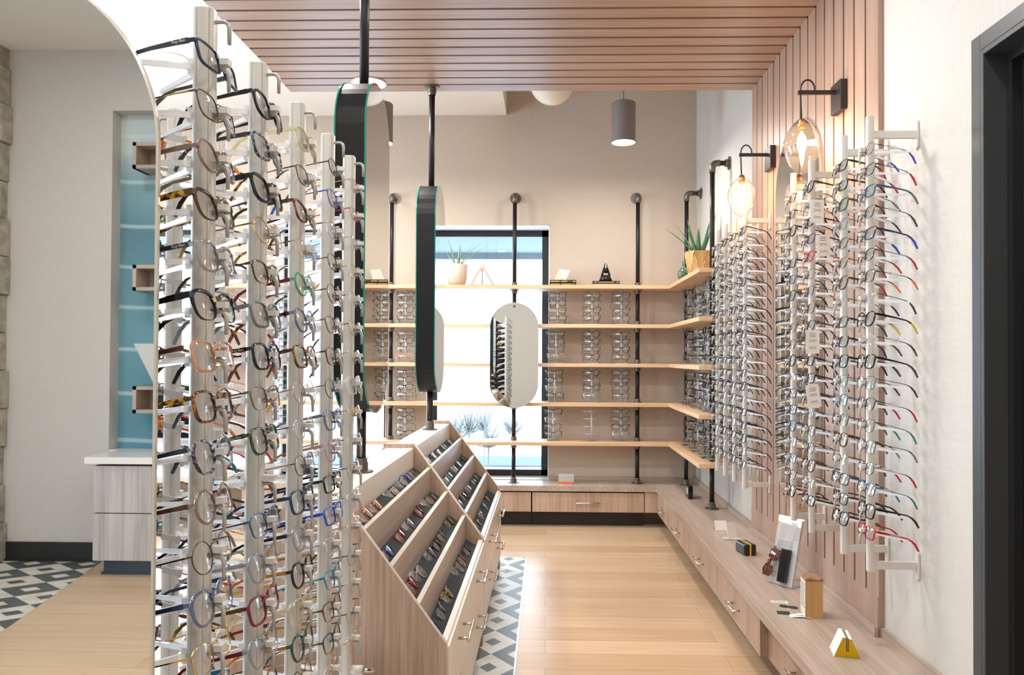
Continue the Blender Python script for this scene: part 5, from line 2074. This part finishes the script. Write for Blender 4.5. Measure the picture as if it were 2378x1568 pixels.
def office_chair(x, y, rz, label):
    t = thing('office_chair', label, 'chair', (x, y, 0), None, (0, 0, rz))
    m = MB()
    m.box(-.23, .23, -.22, .22, .43, .50)
    obj('seat', m, 'chair_black', t, bevel=.03, local=True)
    m = MB()
    m.box(-.21, .21, .20, .25, .56, .95)
    obj('backrest', m, 'chair_black', t, bevel=.02, local=True)
    m = MB()
    m.strip([(0, .22, .44), (0, .27, .50), (0, .25, .62)], .06, .02, up=(0, 1, 0))
    obj('back_support', m, 'chair_black', t, local=True)
    m = MB()
    m.tube([(0, 0, .10), (0, 0, .43)], .025, 12)
    obj('gas_column', m, 'steel', t, local=True)
    for k in range(5):
        a = 2 * PI * k / 5
        m = MB()
        m.strip([(0, 0, .10), (.27 * math.cos(a), .27 * math.sin(a), .075)], [.05, .03], [.04, .025])
        leg = obj('leg', m, 'chair_black', t, local=True)
        m = MB()
        m.lathe([(.012, -.028), (.028, -.022), (.028, .022), (.012, .028)], (0, 0, 0), 14)
        q = placed(m, Matrix.Translation((.27 * math.cos(a), .27 * math.sin(a), .029)) @ Matrix.Rotation(a, 4, 'Z') @ Matrix.Rotation(R(90), 4, 'X'))
        obj('caster', q, 'black_metal', leg, local=True)


office_chair(-2.25, 3.0, R(170), 'black office chair at the white desk, seen between the rods')
t = thing('desk_monitor', 'grey monitor on the white desk seen between the rods', 'monitor', (-1.75, 3.62, .745))
m = MB()
m.box(-1.98, -1.52, 3.60, 3.63, .86, 1.14)
obj('screen_housing', m, 'monitor_grey', t, bevel=.006)
m = MB()
m.box(-1.965, -1.535, 3.597, 3.600, .875, 1.125)
obj('screen', m, 'f_black', t)
m = MB()
m.box(-1.79, -1.71, 3.63, 3.65, .75, .95)
m.box(-1.86, -1.64, 3.55, 3.70, .745, .757)
obj('monitor_foot', m, 'monitor_grey', t)

# ------------------------------------------------------------------ the console the big mirror shows
cl = V(216, 1190, 4.29)
ct = V(195, 1062, 4.27)
xr = NX1 - .004
y0c = 2 * YM - 4.29
t = thing('console_cabinet', 'grey wood two-drawer console with a white top, reflected in the arched mirror', 'cabinet', (float(cl[0]) + .3, y0c - .15, 0))
zt_, zb_, zm_ = float(V(216, 1080, 4.29)[2]), float(V(216, 1302, 4.29)[2]), float(V(216, 1192, 4.29)[2])
x0c = float(cl[0])
YN = YR - .094
m = MB()
m.box(x0c + .004, -1.20, YR + .002, y0c - .02, zb_ + .004, zt_ - .004)
obj('carcass', m, 'sconce_black', t)
for a, b in ((zm_ + .003, zt_ - .006), (zb_, zm_ - .003)):
    m = MB()
    m.box(x0c, -1.20, y0c - .02, y0c, a, b)
    obj('drawer', m, 'grey_wood', t, bevel=.001)
m = MB()
m.box(x0c, x0c + .018, YR + .002, y0c - .02, zb_, zt_ - .004)
obj('side_panel', m, 'grey_wood', t)
xk = float(V(240, 1320, 4.34)[0])
m = MB()
m.box(xk, -1.22, YR + .016, 2 * YM - 4.345, 0, zb_ + .004)
m.box(xk - .008, -1.22, YR + .016, 2 * YM - 4.33, 0, .012)
obj('toe_kick', m, 'cove_blue_black', t)
zc0, zc1 = float(V(200, 1078, 4.27)[2]), float(V(200, 1062, 4.27)[2])
m = MB()
m.prism([(float(ct[0]), YR + .001), (NX0 + .002, YR + .001), (NX0 + .002, YN + .001), (xr, YN + .001), (xr, YR + .001), (-1.15, YR + .001), (-1.15, 2 * YM - 4.27), (float(ct[0]), 2 * YM - 4.27)], 'Z', zc0, zc1)
obj('console_top', m, 'quartz_white', t, bevel=.003)
for ya, yb, lab in ((330, 391, 'topmost'), (615, 675, 'middle'), (897, 960, 'lowest')):
    a, b = V(308, ya, 4.53), V(308, yb, 4.53)
    x0, z1, z0 = float(a[0]), float(a[2]), float(b[2])
    yf = 2 * YM - 4.53
    t = thing('cube_shelf', 'small open wood box shelf on the blue mural, %s of three' % lab, 'shelf', (x0 + .2, YN, z0), 'box shelves on the mural')
    m = MB()
    th = .022
    m.box(x0, x0 + .44, YN + .001, yf, z0, z0 + th)
    m.box(x0, x0 + .44, YN + .001, yf, z1 - th, z1)
    m.box(x0, x0 + th, YN + .001, yf, z0, z1)
    m.box(x0 + .44 - th, x0 + .44, YN + .001, yf, z0, z1)
    obj('box_frame', m, 'laminate_x', t)
    m = MB()
    m.box(x0 + th, x0 + .44 - th, YN + .001, YN + .01, z0 + th, z1 - th)
    obj('box_back', m, 'laminate_x', t)
a = V(309, 798, 4.40)
b = V(357, 893, 4.40)
yb_ = 2 * YM - 4.40
t = thing('reflected_monitor', 'pale grey tilted monitor above the console, cut off by the mirror edge', 'monitor', (float(a[0]) + .15, yb_, zc1))
m = MB()
xa, xb_ = float(a[0]), float(b[0])
za, zb2 = float(a[2]), float(b[2])
m.prism([(xa, za), (xb_, zb2), (xb_ + .42, zb2), (xa + .42, za)], 'Y', yb_ - .03, yb_)
obj('screen_housing', m, 'monitor_grey', t, bevel=.004)
m = MB()
m.box(xb_ + .12, xb_ + .18, yb_ - .05, yb_ - .03, zc1, za - .05)
m.box(xb_ + .02, xb_ + .28, yb_ - .14, yb_ + .04, zc1, zc1 + .012)
obj('monitor_foot', m, 'monitor_grey', t)

# ------------------------------------------------------------------ bare shrubs in the snow outside
for k, (px, py, yy, r) in enumerate(((1090, 975, 9.0, .28), (1125, 968, 9.6, .30), (1060, 995, 8.6, .22), (1190, 985, 9.3, .22), (1135, 1010, 8.4, .24))):
    c = at(px, py, Y=yy)
    t = thing('bare_shrub', 'pale bare shrub in the snow outside the window, %s' % ['leftmost of the tall ones', 'tallest, behind the others', 'lowest and furthest to the side', 'beside the window pipe', 'closest to the bench'][k], 'shrub', (float(c[0]), yy, -.25), 'shrubs outside')
    m = MB()
    rs = random.Random(k)
    for i in range(46):
        a, e = rs.uniform(0, 2 * PI), rs.uniform(-.3, 1.3)
        d = Vector((math.cos(a) * math.cos(e), math.sin(a) * math.cos(e), math.sin(e))) * r * rs.uniform(.5, 1)
        p0 = Vector((float(c[0]), yy, float(c[2]) - r * .6))
        m.tube([p0, p0 + d * .5 + Vector((0, 0, .04)), p0 + d + Vector((0, 0, r * .4))], [.008, .006, .003], 4)
    m.tube([(float(c[0]), yy, -.25), (float(c[0]), yy, float(c[2]) - r * .5)], .010, 6)
    obj('twigs', m, 'twig', t)
